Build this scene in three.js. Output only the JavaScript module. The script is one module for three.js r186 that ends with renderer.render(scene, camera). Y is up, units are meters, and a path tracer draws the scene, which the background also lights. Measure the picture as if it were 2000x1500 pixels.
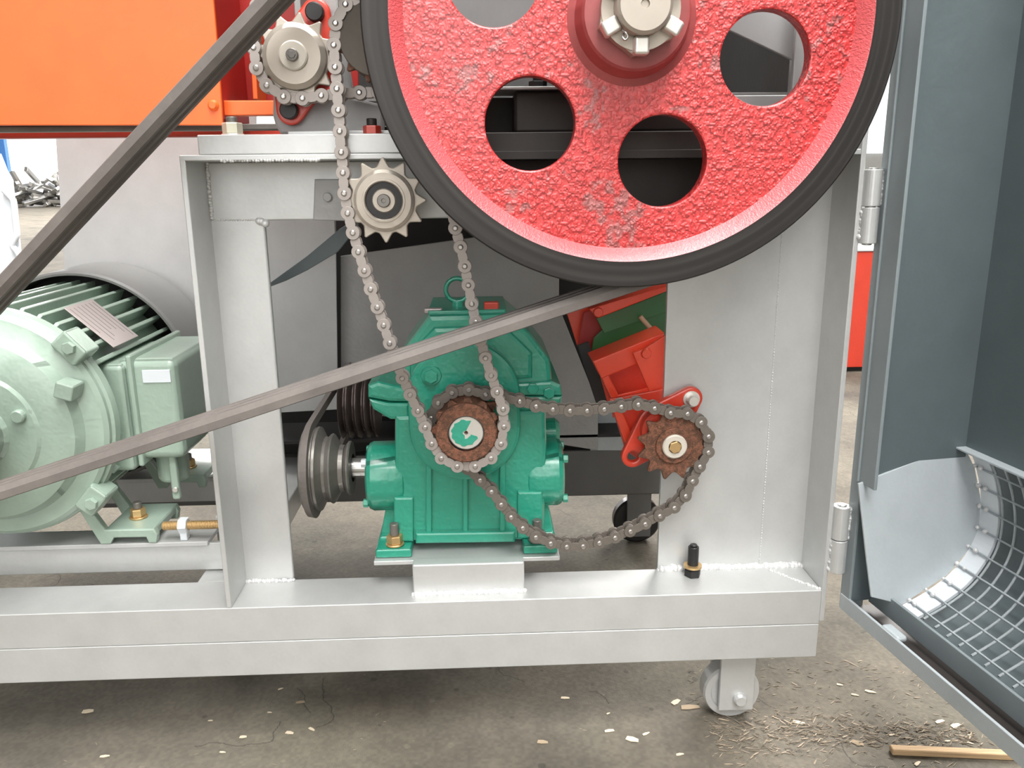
import * as THREE from 'three';
import { RoundedBoxGeometry } from 'three/addons/geometries/RoundedBoxGeometry.js';
import { mergeGeometries, toCreasedNormals } from 'three/addons/utils/BufferGeometryUtils.js';
import { RectAreaLightUniformsLib } from 'three/addons/lights/RectAreaLightUniformsLib.js';

// ------------------------------------------------------------------ camera, light, exposure
const scene = new THREE.Scene();
scene.background = new THREE.Color(0.75, 0.85, 1.0);
const camera = new THREE.PerspectiveCamera(2 * Math.atan(750 / 1600) * 180 / Math.PI, 2000 / 1500, 0.05, 200);
camera.position.set(0.0000, 0.7643, 0.9767);
camera.rotation.order = 'YXZ';
camera.rotation.set(-14.1 * Math.PI / 180, -2.2 * Math.PI / 180, -0.62 * Math.PI / 180);
scene.add(camera);
const renderer = new THREE.WebGLRenderer({ antialias: true });
renderer.toneMapping = THREE.LinearToneMapping;
renderer.toneMappingExposure = 0.64;
renderer.shadowMap.enabled = true;
RectAreaLightUniformsLib.init();

// daylight openings: [name, kind of face, centre, width, height, facing, radiance]
const OPENINGS = [
  ['roof_light', [0.9, 7.42, 3.1], 4.2, 8.2, 'down', 25, [1, 0.99, 0.97]],
  ['roof_light', [5.5, 7.42, -7.5], 4.0, 9.0, 'down', 44, [1, 0.98, 0.95]],
  ['roof_light', [-5, 7.42, -21], 5.0, 14.0, 'down', 60, [1, 0.98, 0.95]],
  ['window', [-2.6, 3.1, 7.42], 6.0, 4.2, 'back', 1.2, [0.97, 0.99, 1]],
  ['window', [-19, 3.6, -33.42], 9.0, 6.4, 'front', 8, [1, 1, 1]],
  ['window', [15, 4.5, -33.42], 8.0, 5.8, 'front', 8, [1, 1, 1]],
];

// ------------------------------------------------------------------ helpers
let seed = 12345;
const rnd = () => { seed = (seed * 1664525 + 1013904223) >>> 0; return seed / 4294967296; };
const rr = (a, b) => a + (b - a) * rnd();
const origin = new Map();
const used = {};
function numbered(n) { const k = used[n] = (used[n] || 0) + 1; return k === 1 ? n : n + '_' + String(k - 1).padStart(3, '0'); }
function thing(name, label, category, pos = [0, 0, 0], group) {
  const o = new THREE.Group(); o.name = numbered(name); o.position.set(...pos);
  o.userData = { label, category }; if (group) o.userData.group = group;
  origin.set(o, pos); scene.add(o); return o;
}
// box projected texture coordinates in metres
function metreUV(g) {
  const p = g.attributes.position, n = g.attributes.normal, uv = new Float32Array(p.count * 2);
  for (let i = 0; i < p.count; i++) {
    const ax = Math.abs(n.getX(i)), ay = Math.abs(n.getY(i)), az = Math.abs(n.getZ(i));
    let u, v;
    if (az >= ax && az >= ay) { u = p.getX(i); v = p.getY(i); } else if (ax >= ay) { u = p.getZ(i); v = p.getY(i); } else { u = p.getX(i); v = p.getZ(i); }
    uv[2 * i] = u; uv[2 * i + 1] = v;
  }
  g.setAttribute('uv', new THREE.BufferAttribute(uv, 2)); return g;
}
const flat = (g) => { const q = g.index ? g.toNonIndexed() : g; for (const k of Object.keys(q.attributes)) if (!['position', 'normal', 'uv'].includes(k)) q.deleteAttribute(k); return q; };
const join = (a) => Array.isArray(a) ? (a.length === 1 ? flat(a[0]) : mergeGeometries(a.map(flat), false)) : flat(a);
function part(name, geos, m, parent, opt = {}) {            // geometry in world metres, stored relative to its thing
  let g = join(geos);
  if (opt.planar) { const p = g.attributes.position, uv = new Float32Array(p.count * 2); for (let i = 0; i < p.count; i++) { uv[2 * i] = p.getX(i); uv[2 * i + 1] = p.getY(i); } g.setAttribute('uv', new THREE.BufferAttribute(uv, 2)); }
  else if (!opt.keepUV) metreUV(g);
  if (parent !== scene && !opt.local) { const o = origin.get(parent); g = g.clone().translate(-o[0], -o[1], -o[2]); }
  const me = new THREE.Mesh(g, m); me.name = parent === scene ? numbered(name) : name; me.castShadow = me.receiveShadow = true;
  if (opt.label) me.userData.label = opt.label;
  if (parent !== scene) origin.set(me, origin.get(parent));
  parent.add(me); return me;
}
function single(name, label, category, geos, m, group, opt) { const me = part(name, geos, m, scene, opt); Object.assign(me.userData, { label, category }); if (group) me.userData.group = group; return me; }
function struct(name, geos, m, opt) { const me = part(name, geos, m, scene, opt); me.userData.kind = 'structure'; return me; }
// solids
const bx = (x0, x1, y0, y1, z0, z1, r = 0.0012) => {
  const w = Math.abs(x1 - x0), h = Math.abs(y1 - y0), d = Math.abs(z1 - z0);
  const g = r > 0 ? new RoundedBoxGeometry(w, h, d, 2, Math.min(r, w / 2.2, h / 2.2, d / 2.2)) : new THREE.BoxGeometry(w, h, d);
  return g.translate((x0 + x1) / 2, (y0 + y1) / 2, (z0 + z1) / 2);
};
function shapeOf(pts, holes = []) {
  const s = new THREE.Shape(pts.map((p) => new THREE.Vector2(p[0], p[1])));
  for (const h of holes) s.holes.push(new THREE.Path(h.map((p) => new THREE.Vector2(p[0], p[1]))));
  return s;
}
// plate with outline pts, front face at z, thickness t going back
function ext(pts, z, t, bevel = 0.0012, holes) {
  const s = pts instanceof THREE.Shape ? pts : shapeOf(pts, holes);
  const b = Math.min(bevel, t / 2.2);
  const g = new THREE.ExtrudeGeometry(s, { depth: t - 2 * b, bevelEnabled: b > 0, bevelThickness: b, bevelSize: b, bevelOffset: -b, bevelSegments: 2, curveSegments: 24 });
  return g.translate(0, 0, z - t + b);
}
const circ = (x, y, r, n = 48, a0 = 0) => Array.from({ length: n }, (_, i) => [x + r * Math.cos(a0 + i / n * 2 * Math.PI), y + r * Math.sin(a0 + i / n * 2 * Math.PI)]);
// turned profile: list of [radius, along]; axis 'x' | 'y' | 'z'
function turn(profile, axis, [x, y, z], seg = 48) {
  const g = toCreasedNormals(new THREE.LatheGeometry(profile.map((p) => new THREE.Vector2(Math.max(p[0], 1e-5), p[1])), seg), 0.42);
  if (axis === 'z') g.rotateX(Math.PI / 2); if (axis === 'x') g.rotateZ(-Math.PI / 2);
  return g.translate(x, y, z);
}
const cyl = (axis, c, r, a, b, seg = 32, ch = 0.0008) => turn([[0, a], [r - ch, a], [r, a + ch], [r, b - ch], [r - ch, b], [0, b]], axis, c, seg);
// hexagon prism along an axis from a to b
function hex(axis, c, r, a, b, rot = 0) {
  const g = ext(circ(0, 0, r, 6, rot), b, b - a, Math.min(0.0012, r * 0.12));
  if (axis === 'y') g.rotateX(-Math.PI / 2); if (axis === 'x') g.rotateY(Math.PI / 2);
  return g.translate(...c);
}
function tube(pts, r, seg = 40, rs = 10, closed = false) {
  return new THREE.TubeGeometry(new THREE.CatmullRomCurve3(pts.map((p) => new THREE.Vector3(...p)), closed, 'catmullrom', 0.3), seg, r, rs, closed);
}
function bar(a, b, r, rs = 8) {
  const A = new THREE.Vector3(...a), B = new THREE.Vector3(...b), d = B.clone().sub(A);
  const g = new THREE.CylinderGeometry(r, r, d.length(), rs);
  g.applyQuaternion(new THREE.Quaternion().setFromUnitVectors(new THREE.Vector3(0, 1, 0), d.normalize()));
  const c = A.add(B).multiplyScalar(0.5); return g.translate(c.x, c.y, c.z);
}
// welding bead: overlapping flattened drops along a line
function bead(a, b, r = 0.003, step = 0.0032) {
  const A = new THREE.Vector3(...a), B = new THREE.Vector3(...b), L = A.distanceTo(B), n = Math.max(2, Math.round(L / step)), out = [];
  for (let i = 0; i <= n; i++) {
    const p = A.clone().lerp(B, i / n), s = r * rr(0.75, 1.3);
    out.push(new THREE.SphereGeometry(s, 7, 5).translate(p.x + rr(-1, 1) * r * 0.25, p.y + rr(-1, 1) * r * 0.25, p.z + rr(-1, 1) * r * 0.25));
  }
  return mergeGeometries(out.map(flat), false);
}

// ------------------------------------------------------------------ procedural textures
function lattice(n) { const a = new Float32Array(n * n); for (let i = 0; i < n * n; i++) a[i] = rnd(); return a; }
function tileNoise(N, n) {                                     // smooth noise of n cells, tiles over N pixels
  const a = lattice(n), out = new Float32Array(N * N);
  for (let y = 0; y < N; y++) for (let x = 0; x < N; x++) {
    const fx = x / N * n, fy = y / N * n, ix = Math.floor(fx), iy = Math.floor(fy); let tx = fx - ix, ty = fy - iy;
    tx = tx * tx * (3 - 2 * tx); ty = ty * ty * (3 - 2 * ty);
    const g = (i, j) => a[((iy + j) % n) * n + (ix + i) % n];
    out[y * N + x] = (g(0, 0) * (1 - tx) + g(1, 0) * tx) * (1 - ty) + (g(0, 1) * (1 - tx) + g(1, 1) * tx) * ty;
  }
  return out;
}
function tileNoise2(N, nx, ny) {                               // stretched noise
  const a = new Float32Array(nx * ny); for (let i = 0; i < nx * ny; i++) a[i] = rnd(); const out = new Float32Array(N * N);
  for (let y = 0; y < N; y++) for (let x = 0; x < N; x++) {
    const fx = x / N * nx, fy = y / N * ny, ix = Math.floor(fx), iy = Math.floor(fy), tx = fx - ix, ty = fy - iy;
    const g = (i, j) => a[((iy + j) % ny) * nx + (ix + i) % nx];
    out[y * N + x] = (g(0, 0) * (1 - tx) + g(1, 0) * tx) * (1 - ty) + (g(0, 1) * (1 - tx) + g(1, 1) * tx) * ty;
  }
  return out;
}
const mixN = (N, list) => { const o = new Float32Array(N * N); for (const [a, w] of list) for (let i = 0; i < o.length; i++) o[i] += a[i] * w; return o; };
function tex(N, fn, tile, srgb, tileY) {
  const d = new Uint8Array(N * N * 4);
  for (let i = 0; i < N * N; i++) { const c = fn(i); d[4 * i] = c[0] * 255; d[4 * i + 1] = c[1] * 255; d[4 * i + 2] = c[2] * 255; d[4 * i + 3] = 255; }
  const t = new THREE.DataTexture(d, N, N); t.wrapS = t.wrapT = THREE.RepeatWrapping; t.magFilter = THREE.LinearFilter; t.minFilter = THREE.LinearMipmapLinearFilter; t.generateMipmaps = true;
  t.repeat.set(1 / tile, 1 / (tileY || tile)); if (srgb) t.colorSpace = THREE.SRGBColorSpace; t.needsUpdate = true; return t;
}
const cl = (x) => Math.min(1, Math.max(0, x));
const n8 = tileNoise(512, 8), n19 = tileNoise(512, 19), n40 = tileNoise(512, 40), n90 = tileNoise(512, 90), n200 = tileNoise(512, 200);
const paintVar = (amp) => { const m = mixN(512, [[n8, 0.45], [n19, 0.3], [n90, 0.15], [n200, 0.1]]); return tex(512, (i) => { const v = cl(1 - amp + amp * m[i] * 1.0); return [v, v, v]; }, 0.35); };
const T = {
  var: paintVar(0.16), varStrong: paintVar(0.45),
  rough: (() => { const m = mixN(512, [[n19, 0.5], [n90, 0.5]]); return tex(512, (i) => { const v = 0.75 + 0.25 * m[i]; return [v, v, v]; }, 0.22); })(),
  fine: (() => { const m = mixN(512, [[n90, 0.4], [n200, 0.6]]); return tex(512, (i) => [m[i], m[i], m[i]], 0.16); })(),
  peel: (() => { const m = mixN(512, [[n19, 0.5], [n40, 0.5]]); return tex(512, (i) => [m[i], m[i], m[i]], 0.14); })(),
  lump: (() => { const m = mixN(512, [[n19, 0.18], [n40, 0.52], [n90, 0.30]]); return tex(512, (i) => { const v = cl((m[i] - 0.22) * 1.75), w = Math.pow(v, 1.6); return [w, w, w]; }, 0.15); })(),
  redWear: (() => { const m = mixN(512, [[n8, 0.42], [n40, 0.33], [n90, 0.25]]); return tex(512, (i) => { const k = cl((m[i] - 0.64) * 9) * 0.8, g = 0.86 + 0.14 * n90[i]; return [cl(0.85 * g - 0.19 * k), cl(0.21 * g + 0.19 * k), cl(0.215 * g + 0.18 * k)]; }, 0.33, true); })(),
  scratch: (() => { const a = tileNoise2(512, 5, 220), b = tileNoise2(512, 14, 90); return tex(512, (i) => { const q = cl(a[i] * 0.6 + b[i] * 0.5 - 0.05), v = 0.3 + 0.7 * q * q; return [v, v * 0.97, v * 0.95]; }, 1); })(),
  rust: (() => { const m = mixN(512, [[n19, 0.4], [n40, 0.3], [n90, 0.3]]); return tex(512, (i) => { const k = cl((m[i] - 0.35) * 3.2); return [0.36 + 0.16 * k, 0.25 + 0.09 * k, 0.19 + 0.07 * k]; }, 0.09, true); })(),
  concrete: (() => {
    const N = 1024, a = tileNoise(N, 5), b = tileNoise(N, 17), c = tileNoise(N, 60), d = tileNoise(N, 330), e = tileNoise(N, 11);
    const px = new Float32Array(N * N);
    for (let i = 0; i < N * N; i++) px[i] = 0.445 + 0.14 * (a[i] - 0.5) + 0.09 * (b[i] - 0.5) + 0.05 * (c[i] - 0.5) + 0.08 * (d[i] - 0.5);
    for (let k = 0; k < 26; k++) {                             // fine cracks and scrapes
      let x = rnd() * N, y = rnd() * N, t = rr(-0.5, 0.9); const L = rr(20, 120);
      for (let s = 0; s < L; s++) { t += rr(-0.28, 0.28); x += Math.cos(t); y += Math.sin(t); const q = ((Math.round(y) % N + N) % N) * N + (Math.round(x) % N + N) % N; px[q] *= 0.62; }
    }
    for (let k = 0; k < 240; k++) {                            // spots
      const x = Math.floor(rnd() * N), y = Math.floor(rnd() * N), R = rr(1, 4), dk = rnd() < 0.6 ? 0.8 : 1.12;
      for (let j = -4; j <= 4; j++) for (let i = -4; i <= 4; i++) if (i * i + j * j < R * R) px[((y + j + N) % N) * N + (x + i + N) % N] *= dk;
    }
    return tex(N, (i) => { const v = px[i], g = cl((e[i] - 0.5) * 1.6); return [cl(v * 0.82), cl(v * (0.765 + 0.02 * g)), cl(v * (0.675 + 0.01 * g))]; }, 1.5, true);
  })(),
  wood: (() => { const a = tileNoise2(512, 4, 60), b = tileNoise2(512, 9, 200); return tex(512, (i) => { const v = 0.8 + 0.2 * a[i] - 0.1 * b[i]; return [v * 0.86, v * 0.72, v * 0.55]; }, 0.25, true, 0.06); })(),
};
const std = (o) => new THREE.MeshStandardMaterial(o);
const phy = (o) => new THREE.MeshPhysicalMaterial(o);
const col = (r, g, b) => new THREE.Color().setRGB(r, g, b);
const M = {
  silver: phy({ color: col(0.62, 0.625, 0.62), map: T.var, roughness: 0.4, metalness: 0.38, bumpMap: T.peel, bumpScale: 0.00012, clearcoat: 0.25, clearcoatRoughness: 0.35 }),
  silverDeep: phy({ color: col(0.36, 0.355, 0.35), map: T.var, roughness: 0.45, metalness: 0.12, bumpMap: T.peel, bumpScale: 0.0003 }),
  weld: std({ color: col(0.68, 0.68, 0.68), roughness: 0.33, metalness: 0.2 }),
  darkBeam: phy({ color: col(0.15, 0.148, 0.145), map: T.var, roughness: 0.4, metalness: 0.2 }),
  doorGrey: phy({ color: col(0.125, 0.155, 0.165), map: T.var, roughness: 0.45, metalness: 0.1, bumpMap: T.peel, bumpScale: 0.0002 }),
  doorMid: phy({ color: col(0.27, 0.31, 0.325), map: T.var, roughness: 0.4, metalness: 0.1 }),
  doorLight: phy({ color: col(0.50, 0.545, 0.57), map: T.var, roughness: 0.38, metalness: 0.15, bumpMap: T.peel, bumpScale: 0.0002 }),
  panelGrey: phy({ color: col(0.48, 0.485, 0.485), map: T.var, roughness: 0.5 }),
  red: phy({ color: col(1, 1, 1), map: T.redWear, roughness: 0.42, bumpMap: T.lump, bumpScale: 0.0024, clearcoat: 1.0, clearcoatRoughness: 0.22 }),
  redRim: phy({ color: col(0.66, 0.10, 0.11), roughness: 0.4, bumpMap: T.fine, bumpScale: 0.0008, clearcoat: 1.0, clearcoatRoughness: 0.4 }),
  hubRed: phy({ color: col(0.44, 0.085, 0.085), map: T.varStrong, roughness: 0.5, clearcoat: 0.3, clearcoatRoughness: 0.4 }),
  redPaint: phy({ color: col(0.62, 0.045, 0.02), roughness: 0.4, map: T.var, clearcoat: 0.5, clearcoatRoughness: 0.25, bumpMap: T.peel, bumpScale: 0.0003 }),
  orange: phy({ color: col(0.95, 0.15, 0.022), map: T.var, roughness: 0.45, clearcoat: 0.25, clearcoatRoughness: 0.35 }),
  vermilion: phy({ color: col(0.74, 0.055, 0.018), map: T.var, roughness: 0.4, clearcoat: 0.5, clearcoatRoughness: 0.25 }),
  redDark: phy({ color: col(0.40, 0.018, 0.014), map: T.var, roughness: 0.45 }),
  greenPanel: phy({ color: col(0.02, 0.13, 0.03), map: T.var, roughness: 0.4, clearcoat: 0.3, clearcoatRoughness: 0.3 }),
  gear: phy({ color: col(0.022, 0.335, 0.225), map: T.var, roughness: 0.4, bumpMap: T.peel, bumpScale: 0.0009, clearcoat: 0.8, clearcoatRoughness: 0.16 }),
  motor: phy({ color: col(0.37, 0.48, 0.40), map: T.var, roughness: 0.4, bumpMap: T.peel, bumpScale: 0.0004, clearcoat: 0.6, clearcoatRoughness: 0.2 }),
  cowl: phy({ color: col(0.21, 0.21, 0.205), map: T.var, roughness: 0.5 }),
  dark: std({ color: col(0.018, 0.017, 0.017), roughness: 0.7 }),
  black: std({ color: col(0.028, 0.027, 0.027), roughness: 0.42, metalness: 0.3 }),
  rubber: std({ color: col(0.20, 0.176, 0.162), map: T.varStrong, roughness: 0.62 }),
  rim: phy({ color: col(0.05, 0.045, 0.043), map: T.scratch, roughness: 0.5, metalness: 0.2, bumpMap: T.scratch, bumpScale: 0.0004 }),
  chain: std({ color: col(0.40, 0.355, 0.33), map: T.var, roughness: 0.45, metalness: 0.35 }),
  chainDark: std({ color: col(0.27, 0.235, 0.205), map: T.varStrong, roughness: 0.45, metalness: 0.4 }),
  pin: std({ color: col(0.50, 0.47, 0.45), roughness: 0.28, metalness: 0.8 }),
  nickel: std({ color: col(0.50, 0.445, 0.385), map: T.var, roughness: 0.42, metalness: 0.55 }),
  steel: std({ color: col(0.50, 0.49, 0.47), map: T.var, roughness: 0.3, metalness: 0.85 }),
  shadedIron: std({ color: col(0.045, 0.038, 0.034), map: T.varStrong, roughness: 0.5, metalness: 0.2 }),  // near-black iron tone with shade put into the colour
  castSteel: std({ color: col(0.26, 0.245, 0.225), map: T.varStrong, roughness: 0.42, metalness: 0.55 }),
  zinc: std({ color: col(0.72, 0.70, 0.66), roughness: 0.3, metalness: 0.6 }),
  brass: std({ color: col(0.62, 0.42, 0.20), roughness: 0.35, metalness: 0.7 }),
  pale: std({ color: col(0.62, 0.60, 0.48), roughness: 0.4, metalness: 0.4 }),
  rust: std({ map: T.rust, roughness: 0.75, metalness: 0.15, bumpMap: T.fine, bumpScale: 0.0008 }),
  cream: std({ color: col(0.62, 0.57, 0.50), roughness: 0.5, metalness: 0.1 }),
  plate: std({ color: col(0.48, 0.42, 0.41), roughness: 0.35, metalness: 0.4 }),
  concrete: std({ map: T.concrete, roughness: 0.82, bumpMap: T.fine, bumpScale: 0.0006 }),
  wall: std({ color: col(0.62, 0.62, 0.60), map: T.var, roughness: 0.9 }),
  roof: std({ color: col(0.40, 0.41, 0.42), map: T.var, roughness: 0.8 }),
  wood: std({ map: T.wood, roughness: 0.75 }),
  chip: std({ color: col(0.66, 0.56, 0.42), roughness: 0.85 }),
  chipDark: std({ color: col(0.36, 0.28, 0.19), roughness: 0.9 }),
  whiteSheet: std({ color: col(0.72, 0.76, 0.80), roughness: 0.5 }),
  blue: std({ color: col(0.08, 0.25, 0.65), roughness: 0.5 }),
  cardboard: std({ color: col(0.52, 0.36, 0.24), roughness: 0.9 }),
};

// ------------------------------------------------------------------ the hall
struct('floor', bx(-26, 20, -0.12, 0.011, -33.6, 7.6, 0), M.concrete);
struct('wall_back', [bx(-26, -23.5, 0, 7.5, -33.8, -33.5, 0), bx(-14.5, 11, 0, 7.5, -33.8, -33.5, 0), bx(19, 20, 0, 7.5, -33.8, -33.5, 0),
  bx(-23.5, -14.5, 0, 0.4, -33.8, -33.5, 0), bx(-23.5, -14.5, 6.8, 7.5, -33.8, -33.5, 0), bx(11, 19, 0, 1.6, -33.8, -33.5, 0), bx(11, 19, 7.4, 7.5, -33.8, -33.5, 0)], M.wall);
struct('wall_front', [bx(-26, -5.6, 0, 7.5, 7.5, 7.8, 0), bx(0.4, 20, 0, 7.5, 7.5, 7.8, 0), bx(-5.6, 0.4, 0, 1, 7.5, 7.8, 0), bx(-5.6, 0.4, 5.2, 7.5, 7.5, 7.8, 0)], M.wall);
struct('wall_left', bx(-26.3, -26, 0, 7.5, -33.8, 7.8, 0), M.wall);
struct('wall_right', bx(20, 20.3, 0, 7.5, -33.8, 7.8, 0), M.wall);
struct('ceiling', bx(-26.3, 20.3, 7.5, 7.8, -33.8, 7.8, 0), M.roof);
let winNo = 0;
for (const [kind, c, w, h, face, L, tint] of OPENINGS) {
  const g = new THREE.BoxGeometry(w, h, 0.04), glow = std({ color: col(0.8, 0.8, 0.8), roughness: 0.6, emissive: col(...tint), emissiveIntensity: kind === 'window' ? 1.6 : 1.2 });
  const light = new THREE.RectAreaLight(col(...tint), L, w, h);
  if (face === 'down') { g.rotateX(Math.PI / 2); light.position.set(c[0], c[1] - 0.05, c[2]); light.lookAt(c[0], 0, c[2]); }
  if (face === 'back') { light.position.set(c[0], c[1], c[2] - 0.05); light.lookAt(c[0], c[1], c[2] - 5); }
  if (face === 'front') { light.position.set(c[0], c[1], c[2] + 0.05); light.lookAt(c[0], c[1], c[2] + 5); }
  g.translate(...c); light.castShadow = true; scene.add(light);
  struct('window_' + ++winNo, g, glow);
}

// ------------------------------------------------------------------ machine frame
const frame = thing('machine_frame', 'silver grey welded steel machine frame with a heavy bottom beam under the flywheel and gearbox', 'frame', [0, 0.126, -0.3]);
const BT = 0.226, FX0 = -0.337, FX1 = 0.4555;
part('bottom_beam', [bx(-1.3, 0.449, 0.126, 0.1759, -0.075, 0, 0.0014), bx(-1.3, 0.449, 0.1761, BT, -0.075, 0, 0.0014), bx(-1.3, 0.447, 0.13, 0.222, -0.07, -0.003, 0)], M.silver, frame);
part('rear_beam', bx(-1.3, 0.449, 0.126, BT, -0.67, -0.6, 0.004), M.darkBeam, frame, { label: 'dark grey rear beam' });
part('post', [bx(FX0, FX0 + 0.0065, BT, 0.79, -0.075, 0), bx(FX0, -0.2655, BT, 0.722, -0.081, -0.072, 0.003)], M.silver, frame);
part('post', [bx(0.449, FX1, 0.18, 1.0, -0.078, 0), bx(0.3885, 0.4545, BT, 1.0, -0.081, -0.0725, 0.002)], M.silver, frame);
part('side_plate', bx(0.243, 0.3882, BT, 0.86, -0.08, -0.0724, 0.001), M.silver, frame);
part('top_rail', [bx(FX0, 0.449, 0.787, 0.7935, -0.081, 0), bx(FX0 + 0.0065, 0.39, 0.7165, 0.787, -0.0815, -0.0715, 0.002)], M.silver, frame);
part('bearing_plate', bx(-0.3154, -0.075, 0.7936, 0.8155, -0.09, -0.002, 0.0015), M.silver, frame);
part('cross_member', [bx(-0.40, -0.338, 0.18, BT, -0.6, -0.075, 0.003)], M.silver, frame);
part('cross_member', bx(-1.0, -0.94, 0.18, BT, -0.6, -0.075, 0.003), M.silver, frame);
part('gusset', bx(-0.392, -0.345, BT, 0.29, -0.16, -0.152, 0.001), M.silver, frame);
for (const z of [-0.1, -0.36]) {
  part('motor_rail', [bx(-1.2, -0.388, 0.268, 0.275, z - 0.05, z, 0.0012), bx(-1.2, -0.372, BT + 0.003, 0.27, z - 0.014, z - 0.006, 0.001)], M.silver, frame);
}
part('gearbox_stand', [bx(-0.0965, 0.052, BT, 0.269, -0.042, -0.021, 0.0025), bx(-0.0965, -0.0905, BT, 0.264, -0.28, -0.03, 0.001), bx(0.046, 0.052, BT, 0.264, -0.28, -0.03, 0.001)], M.silver, frame);
part('stand_top', bx(-0.149, 0.101, 0.2625, 0.2685, -0.28, -0.036, 0.0012), M.silver, frame);
part('idler_bracket', [ext([[-0.1987, 0.7657], [-0.1458, 0.7651], [-0.1486, 0.7146], [-0.2040, 0.7165]], -0.064, 0.008), cyl('z', [-0.1842, 0.7442, -0.064], 0.0055, 0, 0.004)], M.silverDeep, frame);
// welds
part('weld_bead', [bead([-0.33, BT + 0.001, -0.07], [-0.266, BT + 0.001, -0.07], 0.003), bead([-0.0965, BT + 0.001, -0.02], [0.052, BT + 0.001, -0.02], 0.0036),
  bead([0.244, BT + 0.001, -0.071], [0.447, BT + 0.001, -0.071], 0.0052), bead([0.40, BT, -0.06], [0.447, BT, -0.004], 0.0022), bead([0.4485, BT, -0.07], [0.4485, 0.13, -0.004], 0.0016, 0.009),
  bead([-0.329, 0.72, -0.0705], [-0.329, 0.785, -0.0705], 0.0026), bead([-0.33, 0.7175, -0.0715], [-0.27, 0.7175, -0.0715], 0.0012), bead([-0.272, 0.7165, -0.0712], [-0.265, 0.713, -0.0712], 0.004, 0.002),
  bead([-0.29, 0.787, -0.002], [-0.18, 0.787, -0.001], 0.002), bead([0.3884, 0.23, -0.072], [0.3884, 0.72, -0.072], 0.0009, 0.004)], M.weld, frame);
part('seam_strip', bx(0.3872, 0.3897, 0.23, 0.86, -0.0735, -0.0718, 0.0006), M.silver, frame);
part('brace', ext([[-0.3009, 0.6169], [-0.2967, 0.6241], [-0.2422, 0.6609], [-0.1954, 0.6973], [-0.1674, 0.7131], [-0.1680, 0.7026], [-0.1803, 0.6871], [-0.1988, 0.6660], [-0.2436, 0.6407], [-0.2735, 0.6267]], -0.2, 0.006, 0.001), M.doorGrey, frame);
part('dark_backing', [bx(-0.42, 0.45, 0.2262, 0.86, -0.628, -0.622, 0.001)], M.dark, frame, { label: 'added dark backing sheet for the unlit interior' });  // added backing; interior shade in its colour, keeps out light from behind
// inner sheets closing the machine
part('inner_panel', ext([[-0.4253, 0.7427], [-0.2411, 0.7406], [-0.2602, 0.3620], [-0.4620, 0.3550]], -0.46, 0.004), M.panelGrey, frame);
part('inner_panel', ext([[-0.2454, 0.6336], [0.1436, 0.6823], [0.1441, 0.5356], [0.2181, 0.3501], [0.2195, 0.2588], [-0.2618, 0.3507]], -0.5, 0.004), M.silverDeep, frame);
part('panel_patch', ext([[-0.3118, 0.7246], [-0.2439, 0.7238], [-0.2464, 0.6421], [-0.3151, 0.6212]], -0.457, 0.003, 0.0008), M.panelGrey, frame);
part('dark_gap_plate', [bx(-0.42, 0.38, 0.285, 0.292, -0.62, -0.50, 0.001)], M.dark, frame);  // near-black plate put in as the shade of the gap above the rear beam
part('end_plate', ext([[0.2134, 0.3255], [0.2916, 0.3238], [0.2938, 0.2333], [0.2145, 0.2352]], -0.57, 0.005), M.doorLight, frame);

// machine housing above the frame
const housing = thing('chipper_housing', 'dark steel chipper housing sitting on the frame behind the red flywheel', 'housing', [0.1, 0.816, -0.35]);
part('shell', [bx(-0.22, 0.45, 0.86, 0.868, -0.62, -0.12, 0.001), bx(-0.22, 0.45, 0.868, 1.30, -0.62, -0.60, 0.001), bx(-0.222, -0.214, 0.82, 1.30, -0.62, -0.13, 0.001), bx(0.40, 0.408, 0.82, 1.3, -0.62, -0.12, 0.001), bx(-0.22, 0.45, 1.3, 1.308, -0.62, -0.1, 0.001)], M.silverDeep, housing);
part('chute', ext([[0.1897, 0.9966], [0.3153, 0.9384], [0.4727, 0.8716], [0.4480, 1.1406], [0.1861, 1.1396]], -0.1, 0.005), M.panelGrey, housing, { label: 'pale grey sloping chute sheet' });
part('chute', ext([[-0.0666, 0.9340], [0.0837, 0.9334], [0.0840, 1.1392], [-0.0588, 1.1387]], -0.1, 0.005), M.panelGrey, housing);
part('shade_cover', [bx(-0.074, 0.40, 0.7936, 0.8155, -0.095, -0.004, 0.0015), bx(-0.02, 0.388, 0.785, 0.7945, 0.0003, 0.0025, 0.0008), bx(-0.02, 0.388, 0.715, 0.786, -0.0705, -0.064, 0.001), bx(-0.02, 0.37, 0.8156, 0.862, -0.115, -0.1, 0.001)], M.shadedIron, housing);  // added dark covers over plate and rail; flywheel shade put into their colour
part('lit_edge', bx(0.0, 0.21, 0.8635, 0.867, -0.1, -0.022, 0.001), M.silver, housing);  // added pale strip; the lit edge of the plate put into its colour
part('bearing_block', [bx(0.045, 0.275, 0.816, 0.863, -0.1, -0.03, 0.004), turn([[0.03, -0.1], [0.07, -0.1], [0.072, -0.095], [0.072, -0.03], [0.068, -0.026], [0.03, -0.026]], 'z', [0.16, 0.921, 0])], M.shadedIron, housing);  // block coloured near-black, with the shade behind the flywheel in it
for (const x of [0.075]) part('bolt', [hex('y', [x, 0.8672, -0.065], 0.011, 0, 0.01), cyl('y', [x, 0.8672, -0.065], 0.006, 0.01, 0.022)], M.black, housing);

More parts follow.
